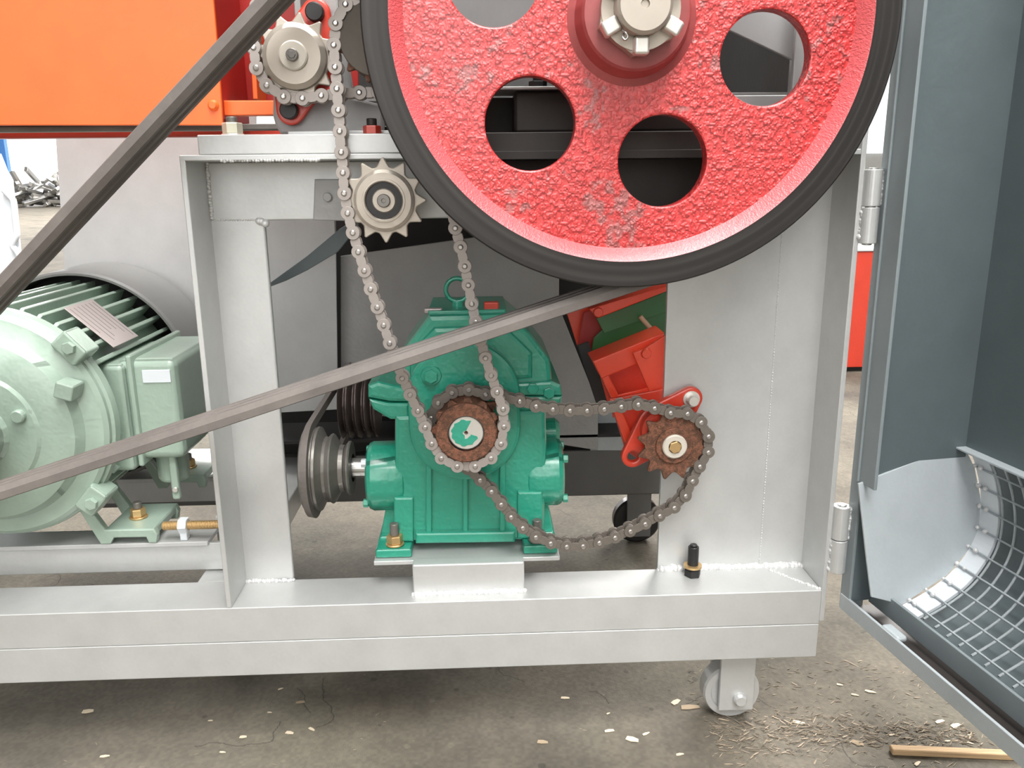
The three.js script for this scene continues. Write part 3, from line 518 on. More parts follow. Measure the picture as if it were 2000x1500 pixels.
// ------------------------------------------------------------------ worm gearbox
{
  const t = thing('gearbox', 'glossy green worm gearbox on the low stand between the posts', 'gearbox', [-0.022, 0.2686, -0.15]);
  part('lower_housing', [ext([[-0.1155, 0.4611], [0.0849, 0.4651], [0.0862, 0.4077], [0.0819, 0.2762], [-0.0893, 0.2798], [-0.1215, 0.2807], [-0.1203, 0.3691]], -0.07, 0.17, 0.006),
    ext([[-0.0757, 0.4108], [-0.0683, 0.4106], [-0.0723, 0.2927], [-0.0800, 0.2929]], -0.062, 0.012, 0.002), ext([[-0.0270, 0.3981], [-0.0201, 0.3979], [-0.0227, 0.2912], [-0.0297, 0.2914]], -0.062, 0.012, 0.002), ext([[0.0225, 0.4084], [0.0301, 0.4082], [0.0286, 0.2928], [0.0209, 0.2930]], -0.062, 0.012, 0.002),
    ext([[-0.0937, 0.2978], [0.0420, 0.2962], [0.0419, 0.2802], [-0.0944, 0.2820]], -0.058, 0.014, 0.003), ext([[-0.1214, 0.3482], [-0.0949, 0.3475], [-0.0975, 0.2824], [-0.1243, 0.2832]], -0.0635, 0.03, 0.003), ext([[0.0459, 0.3517], [0.0796, 0.3508], [0.0823, 0.2816], [0.0452, 0.2827]], -0.064, 0.02, 0.003)], M.gear, t);
  part('upper_housing', [ext([[-0.1134, 0.4576], [-0.1059, 0.5047], [-0.1057, 0.5415], [-0.0663, 0.5924], [0.0350, 0.5934], [0.0656, 0.5657], [0.0920, 0.5307], [0.0948, 0.4985], [0.0872, 0.4602]], -0.082, 0.15, 0.007), ext([[-0.0929, 0.5441], [-0.0598, 0.5774], [0.0312, 0.5784], [0.0678, 0.5410], [0.0676, 0.5064], [-0.0947, 0.5014]], -0.075, 0.02, 0.006)], M.gear, t);
  part('top_cover', ext([[-0.0680, 0.5966], [0.0340, 0.5969], [0.0339, 0.5894], [-0.0682, 0.5891]], -0.092, 0.13, 0.002), M.gear, t);
  part('split_flange', [ext([[-0.1490, 0.5025], [-0.1360, 0.5071], [-0.0936, 0.4958], [-0.0943, 0.4783], [-0.1226, 0.4796], [-0.1499, 0.4858]], -0.072, 0.155, 0.005), ext([[-0.1499, 0.4844], [-0.1226, 0.4782], [-0.0943, 0.4776], [-0.0953, 0.4535], [-0.1224, 0.4542], [-0.1447, 0.4688]], -0.074, 0.15, 0.005)], M.gear, t);
  part('split_flange', [ext([[0.0458, 0.5012], [0.0921, 0.5031], [0.1050, 0.4972], [0.1072, 0.4831], [0.0457, 0.4844]], -0.072, 0.155, 0.004), ext([[0.0457, 0.4830], [0.1072, 0.4817], [0.1045, 0.4633], [0.0455, 0.4632]], -0.074, 0.15, 0.004)], M.gear, t);
  for (const [u, v] of [[0, 0]]) part('flange_bolt', [hex('z', [0.0674, 0.4946, -0.072], 0.008, 0, 0.006), hex('z', [0.0891, 0.4885, -0.072], 0.008, 0, 0.006, 0.4)], M.gear, t);
  // round output boss
  const bs = []; { const A = [-0.0229, 0.4466, -0.055], B = [-0.0232, 0.4884, -0.055], R = 0.0735; for (let i = 0; i <= 30; i++) { const a = Math.PI + Math.PI * i / 30; bs.push([A[0] + R * Math.cos(a), A[1] + R * Math.sin(a)]); } for (let i = 0; i <= 30; i++) { const a = Math.PI * i / 30; bs.push([B[0] + R * Math.cos(a), B[1] + R * Math.sin(a)]); } }
  part('output_boss', ext(bs, -0.055, 0.03, 0.005), M.gear, t);
  part('boss_bolt', [hex('z', [-0.0645, 0.5186, -0.05], 0.0095, -0.004, 0.005, 0.5), turn([[0.0, -0.002], [0.0125, -0.002], [0.0135, -0.005]], 'z', [-0.0645, 0.5186, -0.05], 28)], M.gear, t);
  const sh = part('output_shaft', [turn([[0, 0.008], [0.002, 0.008], [0.0026, 0.0155], [0.0205, 0.0155], [0.0222, 0.0135], [0.0222, -0.06]], 'z', [...GC, 0], 48)], M.zinc, t, { label: 'bare steel shaft end with a smear of green paint' });
  {
    const pts = []; for (let i = 0; i <= 26; i++) { const a = (60 + 285 * i / 26) * Math.PI / 180; pts.push([GC[0] - 0.0015 + (0.0165 + 0.0012 * Math.sin(i * 2.1)) * Math.cos(a), GC[1] + (0.0168 + 0.001 * Math.cos(i * 1.7)) * Math.sin(a)]); }
    for (let i = 26; i >= 0; i--) { const a = (60 + 285 * i / 26) * Math.PI / 180, w = i > 18 ? 0.010 : 0.0035; pts.push([GC[0] - 0.0015 + (w * 0.7 + 0.0008 * Math.sin(i * 1.3)) * Math.cos(a), GC[1] + (w * 0.75) * Math.sin(a)]); }
    part('paint_smear', ext(pts, 0.0161, 0.0008, 0.0002), M.gear, sh);
    part('key', bx(GC[0] - 0.017, GC[0] - 0.005, GC[1] - 0.0255, GC[1] - 0.019, -0.02, 0.012, 0.001), M.dark, sh);
  }
  // worm shaft covers
  const wy = [-0.137, 0.3624, -0.14][1], wz = -0.112, xl = [-0.1603, 0.363, -0.14][0], xr = [0.1113, 0.3561, -0.14][0];
  part('worm_cover', [turn([[0, 0], [0.040, 0], [0.046, 0.003], [0.0485, 0.008], [0.0485, 0.042], [0.045, 0.051], [0.036, 0.057], [0.0, 0.060]], 'x', [xl, wy, wz], 48)], M.gear, t);
  part('worm_cover', [turn([[0.0, -0.058], [0.036, -0.055], [0.044, -0.049], [0.0475, -0.040], [0.0475, -0.008], [0.045, -0.003], [0.039, 0], [0, 0]], 'x', [xr, wy, wz], 48)], M.gear, t);
  for (const [s, x] of [[-1, xl], [1, xr]]) for (let k = 0; k < 4; k++) { const a = (45 + 90 * k) * Math.PI / 180; part('cover_bolt', hex('x', [x, wy + 0.041 * Math.cos(a), wz + 0.041 * Math.sin(a)], 0.006, s < 0 ? -0.005 : -0.002, s < 0 ? 0.002 : 0.005), k % 2 || s > 0 ? M.gear : M.whiteSheet, t); }
  part('side_boss', turn([[0.02, -0.03], [0.022, 0.004], [0.016, 0.010], [0, 0.011]], 'x', [[0.1011, 0.4043, -0.16][0], [0.1011, 0.4043, -0.16][1], -0.16], 32), M.gear, t);
  // feet
  const fy = 0.2687;
  for (const [x0, x1] of [[-0.1475, -0.0985], [0.052, 0.099]]) {
    part('foot', [bx(x0, x1, fy, fy + 0.013, -0.20, -0.044, 0.003), bx(x0 + 0.001, x1 - 0.001, fy + 0.008, fy + 0.017, -0.12, -0.078, 0.004)], M.gear, t);
    const left = x0 < 0, xa = left ? x0 + 0.002 : x1 - 0.002, xb = left ? x1 : x0, xc = left ? xb - 0.035 : xb + 0.036;
    part('foot_web', ext([[xa, fy + 0.012], [xb, fy + 0.012], [xb, 0.335], [xc, 0.335]], -0.092, 0.012, 0.002), M.gear, t);
    const p = [left ? -0.122 : 0.072, fy + 0.0135, -0.058];
    part('foot_bolt', [hex('y', p, 0.011, 0.003, 0.0145, 0.25), cyl('y', p, 0.0125, 0, 0.003)], left ? M.brass : M.castSteel, t);
    part('stud', cyl('y', p, 0.0062, 0.0145, 0.031, 20), M.castSteel, t);
  }
  // lifting eye and plugs on the top
  const e = [-0.0302, 0.6189, -0.13], ring = new THREE.TorusGeometry(0.0155, 0.0032, 12, 36).translate(e[0], e[1], -0.13);
  part('lifting_eye', [ring, cyl('y', [e[0], e[1] - 0.03, -0.13], 0.007, 0, 0.015), cyl('y', [e[0], e[1] - 0.03, -0.13], 0.011, 0, 0.005)], M.gear, t);
  const q = [0.0152, 0.5936, -0.1], r = [-0.062, 0.5915, -0.1];
  part('oil_plug', bx(q[0] - 0.010, q[0] + 0.010, q[1], q[1] + 0.012, -0.112, -0.1, 0.002), M.redPaint, t, { label: 'small red oil plug' });
  part('breather', bx(r[0] - 0.012, r[0] + 0.012, r[1], r[1] + 0.007, -0.112, -0.1, 0.002), M.plate, t);
}
// ------------------------------------------------------------------ V pulley on the worm shaft and the narrow belt behind
const wY = [-0.1369, 0.3647, -0.14][1];
{
  const X = (u) => u, xs = [-0.253, -0.2306, -0.2147, -0.19];
  const t = thing('cone_pulley', 'stepped steel V belt pulley on the shaft left of the green gearbox', 'pulley', [xs[0], wY, -0.14]);
  const w = xs[1] - xs[0];
  part('large_step', turn([[0.014, 0.0], [0.056, 0.0], [0.0598, 0.002], [0.0602, 0.004], [0.0602, w * 0.62], [0.0582, w * 0.68], [0.0582, w * 0.76], [0.0602, w * 0.84], [0.0598, w], [0.046, w + 0.007], [0.044, w + 0.012], [0.02, w + 0.012]].map((p) => [p[0], p[1]]), 'x', [xs[0], wY, -0.14], 72), M.castSteel, t);
  part('middle_step', turn([[0.02, -0.010], [0.040, -0.009], [0.049, -0.001], [0.050, 0.001], [0.049, 0.003], [0.034, 0.012], [0.033, 0.018], [0.02, 0.018]], 'x', [xs[2], wY, -0.14], 64), M.castSteel, t);
  part('small_step', turn([[0.02, -0.008], [0.031, -0.007], [0.0385, -0.001], [0.039, 0.001], [0.0375, 0.003], [0.02, 0.004]], 'x', [xs[3], wY, -0.14], 64), M.castSteel, t);
  part('shaft', cyl('x', [xs[0], wY, -0.14], 0.0142, 0.01, 0.10), M.steel, t);
  const x0 = -0.2426, n = 90, R1 = 0.0635, c1 = [wY, -0.14], c2 = [wY + 0.02, -0.50], path = [];
  for (let i = 0; i <= 24; i++) { const a = Math.PI / 2 - Math.PI * i / 24; path.push(new THREE.Vector3(x0, c1[0] + R1 * Math.sin(a), c1[1] + R1 * Math.cos(a))); }
  for (let i = 0; i <= 24; i++) { const a = -Math.PI / 2 - Math.PI * i / 24; path.push(new THREE.Vector3(x0, c2[0] + 0.05 * Math.sin(a), c2[1] + 0.05 * Math.cos(a))); }
  const cv = new THREE.CatmullRomCurve3(path, true, 'centripetal');
  const g = new THREE.ExtrudeGeometry(shapeOf([[-0.0045, -0.0065], [0.0045, -0.0045], [0.0045, 0.0045], [-0.0045, 0.0065]]), { steps: 160, bevelEnabled: false, extrudePath: cv });
  single('narrow_belt', 'narrow dark belt running back from the stepped pulley into the machine', 'belt', g, M.rubber);
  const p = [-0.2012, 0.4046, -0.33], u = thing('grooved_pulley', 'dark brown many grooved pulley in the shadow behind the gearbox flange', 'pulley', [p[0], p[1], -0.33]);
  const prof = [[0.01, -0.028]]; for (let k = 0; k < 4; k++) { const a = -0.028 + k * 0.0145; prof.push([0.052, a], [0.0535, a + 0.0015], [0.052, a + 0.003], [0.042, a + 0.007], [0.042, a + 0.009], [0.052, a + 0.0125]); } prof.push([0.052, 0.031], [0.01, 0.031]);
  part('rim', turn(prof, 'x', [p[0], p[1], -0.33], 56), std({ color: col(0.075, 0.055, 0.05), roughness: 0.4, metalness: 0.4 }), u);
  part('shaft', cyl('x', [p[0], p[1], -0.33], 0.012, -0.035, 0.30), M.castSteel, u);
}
// ------------------------------------------------------------------ orange feed frame in front of the right plate
{
  const t = thing('feed_chute', 'orange red slanted feed chute between the gearbox and the right plate', 'bracket', [0.16, 0.45, -0.2]);
  part('channel', [ext([[0.1540, 0.5183], [0.2515, 0.5567], [0.2539, 0.5279], [0.1664, 0.4934]], -0.12, 0.06, 0.002), ext([[0.1664, 0.4941], [0.1771, 0.4968], [0.2317, 0.3872], [0.2178, 0.3876]], -0.125, 0.03, 0.002)], M.vermilion, t);
  part('inner_sheet', ext([[0.1717, 0.4849], [0.2367, 0.5102], [0.2576, 0.4407], [0.1861, 0.4345]], -0.17, 0.004), M.redPaint, t);
  part('inner_sheet', ext([[0.1818, 0.4589], [0.2595, 0.4756], [0.2609, 0.4357], [0.1884, 0.4280]], -0.15, 0.004), M.vermilion, t);
  part('gusset', ext([[0.2053, 0.5331], [0.2205, 0.5384], [0.2484, 0.5569], [0.2521, 0.4529], [0.2407, 0.4532]], -0.1, 0.006, 0.001), M.vermilion, t);
  part('lower_plate', ext([[0.1728, 0.4719], [0.2494, 0.4847], [0.2525, 0.3969], [0.2231, 0.3789], [0.1969, 0.3982]], -0.09, 0.006, 0.001), M.redPaint, t);
  part('edge_strip', ext([[0.1756, 0.4603], [0.1867, 0.4622], [0.2104, 0.4087], [0.1979, 0.4016]], -0.075, 0.02, 0.0015), M.vermilion, t);
  part('upper_bar', ext([[0.1555, 0.5815], [0.2724, 0.6148], [0.2726, 0.6075], [0.1689, 0.5679]], -0.18, 0.05, 0.0015), M.vermilion, t);
  part('corner_plate', ext([[0.1269, 0.5805], [0.1738, 0.5876], [0.1664, 0.5522], [0.1495, 0.5101]], -0.26, 0.004), M.vermilion, t);
  part('inner_sheet', ext([[0.1559, 0.5674], [0.1790, 0.5748], [0.2036, 0.5036], [0.1606, 0.4964], [0.1470, 0.5166]], -0.24, 0.004), M.redDark, t);
  part('screw', turn([[0, 0.005], [0.006, 0.004], [0.0075, 0.0]], 'z', [0.2234, 0.5327, -0.1], 20), M.vermilion, t);
  part('screw', turn([[0, 0.005], [0.006, 0.004], [0.0075, 0.0]], 'z', [0.1688, 0.5768, -0.18], 20), M.vermilion, t);
}
{
  const t = thing('feed_roller_cover', 'dark green sheet cover behind the orange feed chute', 'cover', [0.2, 0.55, -0.23]);
  part('cover', [ext([[0.1710, 0.5629], [0.2797, 0.6034], [0.2808, 0.5732], [0.1828, 0.5397]], -0.21, 0.004, 0.001), ext([[0.1850, 0.5462], [0.2839, 0.5830], [0.2868, 0.5051], [0.1626, 0.4901], [0.1698, 0.5309]], -0.225, 0.004, 0.001)], M.greenPanel, t);
  part('rod', bar([0.2325, 0.5673, -0.195], [0.2543, 0.5427, -0.195], 0.0035), M.cardboard, t);
}
single('rubber_strip', 'black slanted rubber strip left of the orange feed chute', 'strip', ext([[0.1422, 0.5239], [0.1588, 0.5298], [0.1684, 0.4933], [0.1890, 0.4498], [0.1908, 0.4323], [0.1723, 0.4327]], -0.2, 0.008, 0.001), M.dark);

// ------------------------------------------------------------------ casters and the levelling bolt
{
  const c = [0.3475, 0.0473, -0.04], t = thing('caster', 'grey steel caster wheel under the right end of the bottom beam', 'caster', [c[0], 0.011, -0.045]);
  const r = 0.0405, cy = 0.0515;
  part('wheel', turn([[0, -0.025], [r - 0.012, -0.025], [r - 0.010, -0.022], [r - 0.002, -0.022], [r, -0.018], [r, 0.002], [r - 0.002, 0.006], [r - 0.010, 0.006], [r - 0.012, 0.003], [0, 0.003]], 'z', [c[0], cy, -0.04], 64), M.silver, t);
  const f = [0.3514, 0.0673, -0.025];
  part('fork_plate', bx(f[0] - 0.0245, f[0] + 0.0245, 0.028, 0.1262, -0.032, -0.025, 0.0012), M.silver, t);
  part('fork_plate', bx(f[0] - 0.0245, f[0] + 0.0245, 0.028, 0.1262, -0.077, -0.070, 0.0012), M.silver, t);
  part('axle_bolt', turn([[0, 0.009], [0.007, 0.0085], [0.0095, 0.005], [0.0098, 0]], 'z', [c[0] + 0.008, cy - 0.004, -0.025], 28), M.silver, t);
}
{
  const c = [0.3203, 0.0765, -0.6], t = thing('caster', 'dark caster under the rear beam seen behind the sagging chain', 'caster', [c[0], 0.011, -0.63]);
  part('fork_plate', bx(c[0] - 0.022, c[0] + 0.028, 0.03, 0.128, -0.61, -0.604, 0.001), M.darkBeam, t);
  part('wheel', turn([[0, -0.012], [0.046, -0.012], [0.05, -0.008], [0.05, 0.010], [0.046, 0.014], [0, 0.014]], 'z', [c[0] + 0.002, 0.0615, -0.63], 48), M.black, t);
}
{
  const p = [[0.2875, 0.226, -0.0583][0], BT, [0.2875, 0.226, -0.0583][2] + 0.006], t = thing('bolt', 'long black bolt with hexagon nut standing on the bottom beam at the right plate', 'bolt', p);
  part('nut', [hex('y', p, 0.0115, 0.0, 0.011, 0.1), cyl('y', p, 0.0105, 0.011, 0.013)], M.black, t);
  part('washer', turn([[0.0065, 0.013], [0.0125, 0.0135], [0.0125, 0.0165], [0.0065, 0.017]], 'y', p, 24), M.brass, t);
  part('stud', [cyl('y', p, 0.0074, 0.012, 0.044, 20), cyl('y', p, 0.005, 0.044, 0.047, 16)], M.black, t);
}
// ------------------------------------------------------------------ swung open guard door with a wire mesh pocket
{
  const O = [0.478, 0.2, 0], th = 8.4 * Math.PI / 180;
  const t = thing('guard_door', 'blue grey sheet steel guard door swung open at the right with a wire mesh pocket', 'door', O);
  t.rotation.y = -(Math.PI / 2 - th);
  const D = (name, geos, m, par = t, opt = {}) => { const me = part(name, geos, m, par, { ...opt, local: true }); return me; };
  const W = 0.60, Htop = 1.0;
  D('panel', bx(0.020, W, 0.222, Htop, -0.144, -0.140, 0.0008), M.doorGrey);
  D('side_wall', [bx(0.018, 0.0215, 0.19, Htop, -0.142, 0.0, 0.0006), bx(0.0145, 0.018, 0.018, 0.2, -0.06, 0.0, 0.0006)], M.doorGrey);
  D('edge_angle', [bx(0.0155, 0.048, 0.186, Htop, 0, 0.0045, 0.001), bx(0, 0.018, 0, Htop, -0.001, 0.003, 0.001), bx(0.0148, 0.0175, 0.186, Htop, 0.002, 0.007, 0.0012), bx(-0.002, 0.002, 0, Htop, -0.03, 0.003, 0.001)], M.doorMid);
  D('bottom_angle', bx(0.0, W, 0.0, 0.022, 0.0, 0.004, 0.001), M.doorLight);
  D('gap_shade_sheet', bx(0.004, W, 0.0, 0.0025, -0.15, 0.0, 0.0008), M.shadedIron);  // added near-black sheet; shade of the gap at the door bottom in its colour
  D('bottom_strip', bx(0.012, W, 0.012, 0.040, -0.034, -0.030, 0.001), M.doorMid);
  D('clip', bx(0.085, 0.118, 0.016, 0.0245, -0.012, 0.003, 0.004), M.doorLight);
  // leaning end plate of the pocket: [along, height, outward]
  const lean = (y) => 0.022 + 0.2 * (0.2 - y);
  const plateOf = (list, dx, th) => { const g = ext(list.map(([y, n]) => [-n, y]), 0, th, 0.0006); g.rotateY(Math.PI / 2); const p = g.attributes.position; for (let i = 0; i < p.count; i++) p.setX(i, p.getX(i) + lean(p.getY(i)) + dx); g.computeVertexNormals(); return g; };
  D('pocket_end', plateOf([[0.187, 0.011], [0.100, 0.003], [0.044, -0.003], [0.030, -0.046], [0.062, -0.113], [0.093, -0.146], [0.118, -0.160], [0.151, -0.164], [0.195, -0.155], [0.228, -0.138]], 0.0015, 0.003), M.doorLight);
  const curve = new THREE.CatmullRomCurve3([[0.222, -0.143], [0.195, -0.1535], [0.152, -0.160], [0.118, -0.155], [0.094, -0.142], [0.066, -0.115], [0.045, -0.078], [0.032, -0.046]].map(([y, n]) => new THREE.Vector3(0, y, n)));
  const cp = (s) => curve.getPointAt(s);
  // curved flat strip welded along the end plate
  { const n = 40, pos = [], idx = []; for (let i = 0; i <= n; i++) { const p = cp(i / n), x0 = lean(p.y) + 0.002; for (const [dx, dr] of [[0, 0], [0.030, 0], [0.030, 0.004], [0, 0.004]]) { const c = [0.13, -0.04]; const dy = p.y - c[0], dn = p.z - c[1], L = Math.hypot(dy, dn); pos.push(x0 + dx, p.y + dy / L * (dr + 0.0025), p.z + dn / L * (dr + 0.0025)); } }
    for (let i = 0; i < n; i++) for (let j = 0; j < 4; j++) { const a = i * 4 + j, b = i * 4 + (j + 1) % 4; idx.push(a, b, a + 4, b, b + 4, a + 4); }
    const g = new THREE.BufferGeometry(); g.setAttribute('position', new THREE.Float32BufferAttribute(pos, 3)); g.setIndex(idx); const q = g.toNonIndexed(); q.computeVertexNormals(); D('curved_strip', q, M.whiteSheet); }
  { const n = 40, pos = [], idx = []; for (let i = 0; i <= n; i++) { const p = cp(i / n), c = [0.13, -0.04], dy = p.y - c[0], dn = p.z - c[1], L = Math.hypot(dy, dn), r = -0.022; for (const [x, o] of [[lean(p.y) + 0.004, 0], [W, 0], [W, -0.003], [lean(p.y) + 0.004, -0.003]]) pos.push(x, Math.max(0.003, p.y - dy / L * (r + o)), p.z - dn / L * (r + o)); }
    for (let i = 0; i < n; i++) for (let j = 0; j < 4; j++) { const a = i * 4 + j, b = i * 4 + (j + 1) % 4; idx.push(a, b, a + 4, b, b + 4, a + 4); }
    const g = new THREE.BufferGeometry(); g.setAttribute('position', new THREE.Float32BufferAttribute(pos, 3)); g.setIndex(idx); const q = g.toNonIndexed(); q.computeVertexNormals(); D('pocket_skin', q, M.doorGrey); }
  D('pocket_top', bx(0.018, W, 0.2215, 0.2245, -0.158, -0.126, 0.001), M.doorLight);
  // wires along the door and hoops across it
  const nS = 9; for (let k = 0; k < nS; k++) { const p = cp(0.10 + 0.86 * k / (nS - 1)); D('long_wire', bar([lean(p.y) + 0.006, p.y, p.z], [W, p.y, p.z], 0.0013, 6), M.doorLight); }
  for (let k = 0; k < 26; k++) { const pts = []; for (let i = 0; i <= 16; i++) { const p = cp(i / 16); pts.push([lean(p.y) + 0.040 + k * 0.0205, p.y - 0.001, p.z - 0.0022]); } if (pts[16][0] < W) D('hoop_wire', tube(pts, 0.0016, 28, 6), M.doorLight); }
  const blobs = []; for (let k = 0; k < nS; k++) { const p = cp(0.10 + 0.86 * k / (nS - 1)); for (const x of [0.004, 0.016]) blobs.push(new THREE.SphereGeometry(rr(0.002, 0.0038), 8, 6).translate(lean(p.y) + x + rr(-0.002, 0.002), p.y + 0.001, p.z + 0.001)); }
  D('weld_bead', blobs, M.weld);
  D('closing_bar', bx(W - 0.03, W, 0, Htop, -0.144, 0.004, 0.002), M.doorLight);
}
// hinges between post and door
for (const [u0, v0, u1, v1, lab] of [[1, 330, 1, 470, 'grey barrel hinge at the top of the right post'], [1, 985, 1, 1112, 'pale barrel hinge near the bottom of the right post']]) {
  const top = v0 === 330, x = 0.4655, y1 = top ? 0.770 : 0.347, y0 = top ? 0.684 : 0.254, ym = (y0 + y1) / 2;
  const t = thing('hinge', lab, 'hinge', [x, y0, 0]);
  part('lower_barrel', cyl('y', [x, y0, 0.0], 0.011, 0, ym - y0 - 0.0006, 28), M.silver, t);
  part('upper_barrel', cyl('y', [x, ym, 0.0], 0.011, 0.0006, y1 - ym, 28), M.silver, t);
  part('pin', cyl('y', [x, y0, 0.0], 0.006, -0.002, y1 - y0 + 0.002, 20), M.steel, t);
  part('post_weld', bead([0.457, y0 + 0.004, -0.0], [0.457, ym - 0.003, -0.0], 0.0034), M.weld, t);
  part('door_weld', bead([0.4745, ym + 0.004, 0.004], [0.4745, y1 - 0.004, 0.004], 0.003), M.weld, t);
}

// ------------------------------------------------------------------ beyond the machine
{
  const z = -2.1, a = [1.3273, -0.0176, -2.1], b = [1.6021, 0.4813, -2.1];
  const t = thing('red_cabinet', 'red painted machine cabinet standing on the floor far behind the right post', 'cabinet', [a[0], 0.011, z]);
  part('body', bx(a[0], a[0] + 0.9, 0.03, b[1], z - 0.8, z, 0.004), M.redPaint, t);
  part('plinth', bx(a[0] + 0.02, a[0] + 0.88, 0.011, 0.032, z - 0.78, z - 0.02, 0.003), M.dark, t);
  part('top_sheet', bx(a[0] - 0.005, a[0] + 0.905, b[1], b[1] + 0.006, z - 0.805, z + 0.005, 0.002), M.panelGrey, t);
}
{
  const p = [-1.2146, 0.6872, -1.2], t = thing('wrapped_panel', 'pale bluish sheet wrapped in plastic film standing at the left edge', 'panel', [p[0] - 0.2, 0.011, -1.2]);
  part('sheet', ext([[-1.5136, 0.8404], [-1.1932, 0.8375], [-1.1825, 0.7940], [-1.1732, 0.7727], [-1.1760, 0.7223], [-1.1784, 0.6739], [-1.1787, 0.6224], [-1.1835, 0.5572], [-1.2458, 0.1160], [-1.6543, 0.1255]], -1.2, 0.012, 0.002), M.whiteSheet, t);
  part('film_edge', tube([[-1.1921, 0.7478, -1.195], [-1.1706, 0.7225, -1.19], [-1.173, 0.6744, -1.19], [-1.1751, 0.636, -1.19], [-1.1906, 0.6104, -1.19], [-1.1767, 0.5842, -1.19], [-1.1849, 0.5055, -1.19]], 0.008, 40, 8), M.whiteSheet, t);
}
single('blue_post', 'slim blue steel post far behind at the left in front of the bright opening', 'post', bx(-16.3661 - 0.1, -16.3661 + 0.12, 0.011, 6.8, -29.0716 - 0.2, -29.0716, 0.01), M.blue);
{
  const t0 = [-14.6135, 0.011, -27.3633], F = 0.011;
  single('pallet', 'low flat pallet under the grey crate far behind', 'pallet', [bx(t0[0] + 0.2, t0[0] + 1.9, F + 0.10, F + 0.18, t0[2] - 2.4, t0[2] - 1.2, 0.01), bx(t0[0] + 0.3, t0[0] + 0.5, F, F + 0.10, t0[2] - 2.4, t0[2] - 1.2, 0.01), bx(t0[0] + 1.6, t0[0] + 1.8, F, F + 0.10, t0[2] - 2.4, t0[2] - 1.2, 0.01)], M.cardboard);
  single('metal_crate', 'grey crate under the cardboard box far behind at the left', 'crate', bx(t0[0] + 0.3, t0[0] + 1.7, F + 0.18, 1.55, t0[2] - 2.3, t0[2] - 1.3, 0.02), M.cowl);
  single('cardboard_box', 'brown cardboard box on top of the grey crate far behind at the left', 'box', bx(t0[0] + 0.65, t0[0] + 1.6, 1.551, 2.25, t0[2] - 2.2, t0[2] - 1.4, 0.02), M.cardboard);
  const g = []; for (let k = 0; k < 52; k++) { const L = rr(0.4, 1.5), b = bx(-L / 2, L / 2, -0.05, 0.05, -0.07, 0.07, 0.01); b.rotateX(rr(-1.2, 1.2)); b.rotateY(rr(0, 3)); b.rotateZ(rr(-1.1, 1.1)); b.computeBoundingBox(); const h = 0.9 * rnd() * rnd(); g.push(b.translate(t0[0] + rr(-1.2, 1.6), F + h - b.boundingBox.min.y, t0[2] + rr(-0.2, 0.5))); }
  const s = single('scrap_heap', 'heap of grey scrap metal offcuts lying far behind at the left', 'scrap', g, M.steel); s.userData.kind = 'stuff';
}
// ------------------------------------------------------------------ wood litter on the floor
{
  const a = [0.5379, 0.011, 0.0518], b = [0.7151, 0.011, 0.0734], c = [(a[0] + b[0]) / 2, (a[2] + b[2]) / 2];
  const g = bx(-(b[0] - a[0]) / 2, (b[0] - a[0]) / 2 + 0.1, 0.011, 0.020, -0.006, 0.006, 0.002); g.rotateY(Math.atan2(-(b[2] - a[2]), b[0] - a[0])).translate(c[0], 0, c[1]);
  single('wood_stick', 'split light brown wooden stick lying on the floor at the bottom right', 'stick', g, M.wood);
}
const chipGeos = [];
for (let k = 0; k < 6; k++) {
  const L = 1, w = rr(0.35, 0.6), pts = [[-0.5, -w * rr(0.2, 0.5)], [-0.1, -w * 0.5], [0.5, -w * rr(0.1, 0.4)], [0.45, w * rr(0.1, 0.4)], [0, w * 0.5], [-0.45, w * rr(0.2, 0.5)]];
  const g = new THREE.ExtrudeGeometry(shapeOf(pts), { depth: 0.14, bevelEnabled: false, steps: 1 }); g.rotateX(-Math.PI / 2); chipGeos.push(metreUV(flat(g)));
}
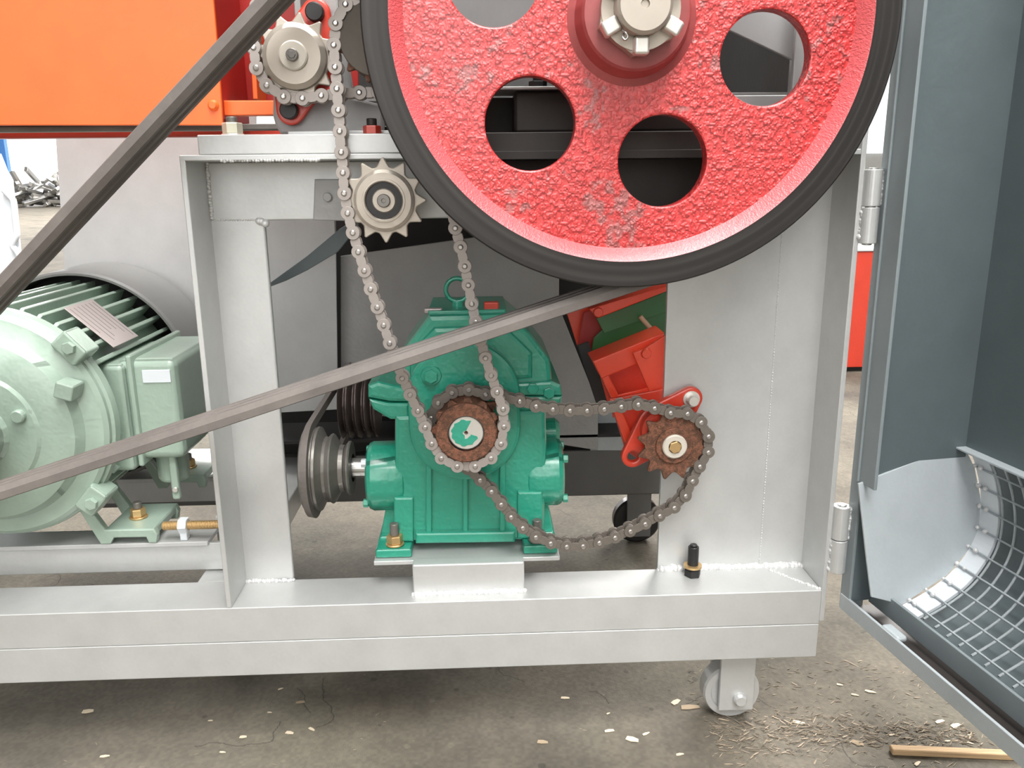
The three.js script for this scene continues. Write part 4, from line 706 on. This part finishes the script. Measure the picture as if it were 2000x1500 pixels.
// points on the floor, found from the photograph: x, z, length
const CH = [
  [-0.5870, -0.0979, 0.016, 'long pale chip on the dark floor below the beam at the far left'],
  [-0.5191, 0.0025, 0.013, 'bright chip at the bottom edge on the left'],
  [-0.3161, -0.1374, 0.008, 'upright sliver of wood in the shadow just under the beam'],
  [-0.2786, -0.1025, 0.013, 'bright round chip left of the beam shadow middle'],
  [-0.2791, -0.0329, 0.012, 'squarish chip standing out on lit floor left of centre'],
  [-0.2496, -0.0390, 0.011, 'blunt pale chip close to the squarish one'],
  [-0.3424, -0.0276, 0.01, 'thin pale chip on the shadow edge'],
  [-0.3616, 0.0029, 0.009, 'small square chip near the bottom left of centre'],
  [-0.3185, -0.0806, 0.007, 'tiny chip in the shadow right of the long pale chip'],
  [-0.3997, -0.0665, 0.007, 'tiny dull chip in the middle of the shadow'],
  [0.0743, 0.0059, 0.015, 'bright leaf shaped chip on lit floor at centre'],
  [0.1154, -0.0904, 0.013, 'dull greyish chip deep in the shadow of the beam'],
  [0.1981, 0.0073, 0.018, 'curled grey shaving on lit floor left of the caster'],
  [0.2194, -0.0033, 0.012, 'narrow shaving right of the curled one'],
  [0.2563, 0.0406, 0.011, 'pale chip at the bottom below the caster'],
  [0.1692, -0.0126, 0.014, 'thin curved splinter on lit floor'],
  [0.1738, -0.0509, 0.006, 'tiny chip at the shadow edge left of caster'],
  [0.2953, -0.0584, 0.028, 'torn whitish shaving against the left side of the caster'],
  [0.2773, -0.0715, 0.016, 'smaller torn shaving left of the whitish one'],
  [0.5735, -0.0797, 0.016, 'pale chip on open floor below the door'],
  [0.5473, -0.0736, 0.011, 'small pale chip beside the chip below the door'],
  [0.6386, -0.0068, 0.015, 'bright chip right of the litter near the stick'],
  [0.6559, 0.0031, 0.016, 'slim bright chip near the stick'],
  [0.4397, -0.0155, 0.017, 'large pale chip on the litter beside the caster'],
  [0.5032, 0.0314, 0.016, 'flat light chip at the right end of the litter'],
  [0.5579, 0.0174, 0.009, 'small bright chip above the wooden stick'],
  [0.6554, 0.0397, 0.008, 'bright fleck above the right end of the stick'],
  [0.6266, 0.0339, 0.008, 'fleck above the stick middle'],
  [0.6646, 0.0243, 0.007, 'fleck below the door edge near the stick'],
  [0.5634, 0.0750, 0.012, 'chip under the stick at the bottom edge'],
  [0.5354, -0.0998, 0.009, 'thin chip on bare floor above the litter'],
  [0.6800, -0.0995, 0.007, 'light fleck on the floor close to the door rim'],
];
CH.forEach(([x, z, L, lab], i) => {
  const m = new THREE.Mesh(chipGeos[i % 6], i % 7 === 3 ? M.chipDark : M.chip); m.name = numbered('wood_chip'); m.castShadow = m.receiveShadow = true;
  m.position.set(x, 0.0115, z); m.scale.set(L, Math.min(L * 0.5, 0.007), L); m.rotation.set(0, rr(-0.7, 0.7), 0); m.userData = { label: lab, category: 'wood chip', group: 'loose wood chips on the floor' }; scene.add(m);
});
{
  const geo = chipGeos[1].clone(), n = 1900, im = new THREE.InstancedMesh(geo, std({ color: col(1, 1, 1), roughness: 0.9 }), n), d = new THREE.Object3D(), c = new THREE.Color();
  for (let i = 0; i < n; i++) {
    let x, z;
    if (i < 1000) { const u = rnd(), w = (rnd() + rnd() + rnd()) / 1.5 - 1; x = 0.31 + 0.36 * u; z = -0.005 + 0.03 * u + w * (0.085 - 0.045 * u); }
    else if (i < 1450) { x = 0.30 + 0.42 * rnd(); z = -0.16 + 0.26 * rnd(); }
    else { x = rr(-0.6, 0.9); z = rr(-0.9, 0.12); }
    d.position.set(x, 0.0114 + (i < 1000 ? rnd() * 0.002 : 0), z); d.rotation.set(rr(-0.25, 0.25), rr(-0.9, 0.9), rr(-0.25, 0.25)); const s = i < 1450 ? rr(0.002, 0.008) : rr(0.0015, 0.004); d.scale.set(s * rr(0.8, 2.2), s * 0.4, s * rr(0.25, 0.8)); d.updateMatrix(); im.setMatrixAt(i, d.matrix);
    const k = rnd(); c.setRGB(0.15 + 0.30 * k * k, 0.122 + 0.24 * k * k, 0.088 + 0.18 * k * k); im.setColorAt(i, c);
  }
  im.name = 'wood_litter'; im.castShadow = im.receiveShadow = true; im.userData = { label: 'fine wood litter and splinters strewn beside the caster', category: 'litter', kind: 'stuff' }; scene.add(im);
}
scene.traverse((o) => { if (o.isMesh && !o.name) throw new Error('unnamed mesh'); });
renderer.render(scene, camera);
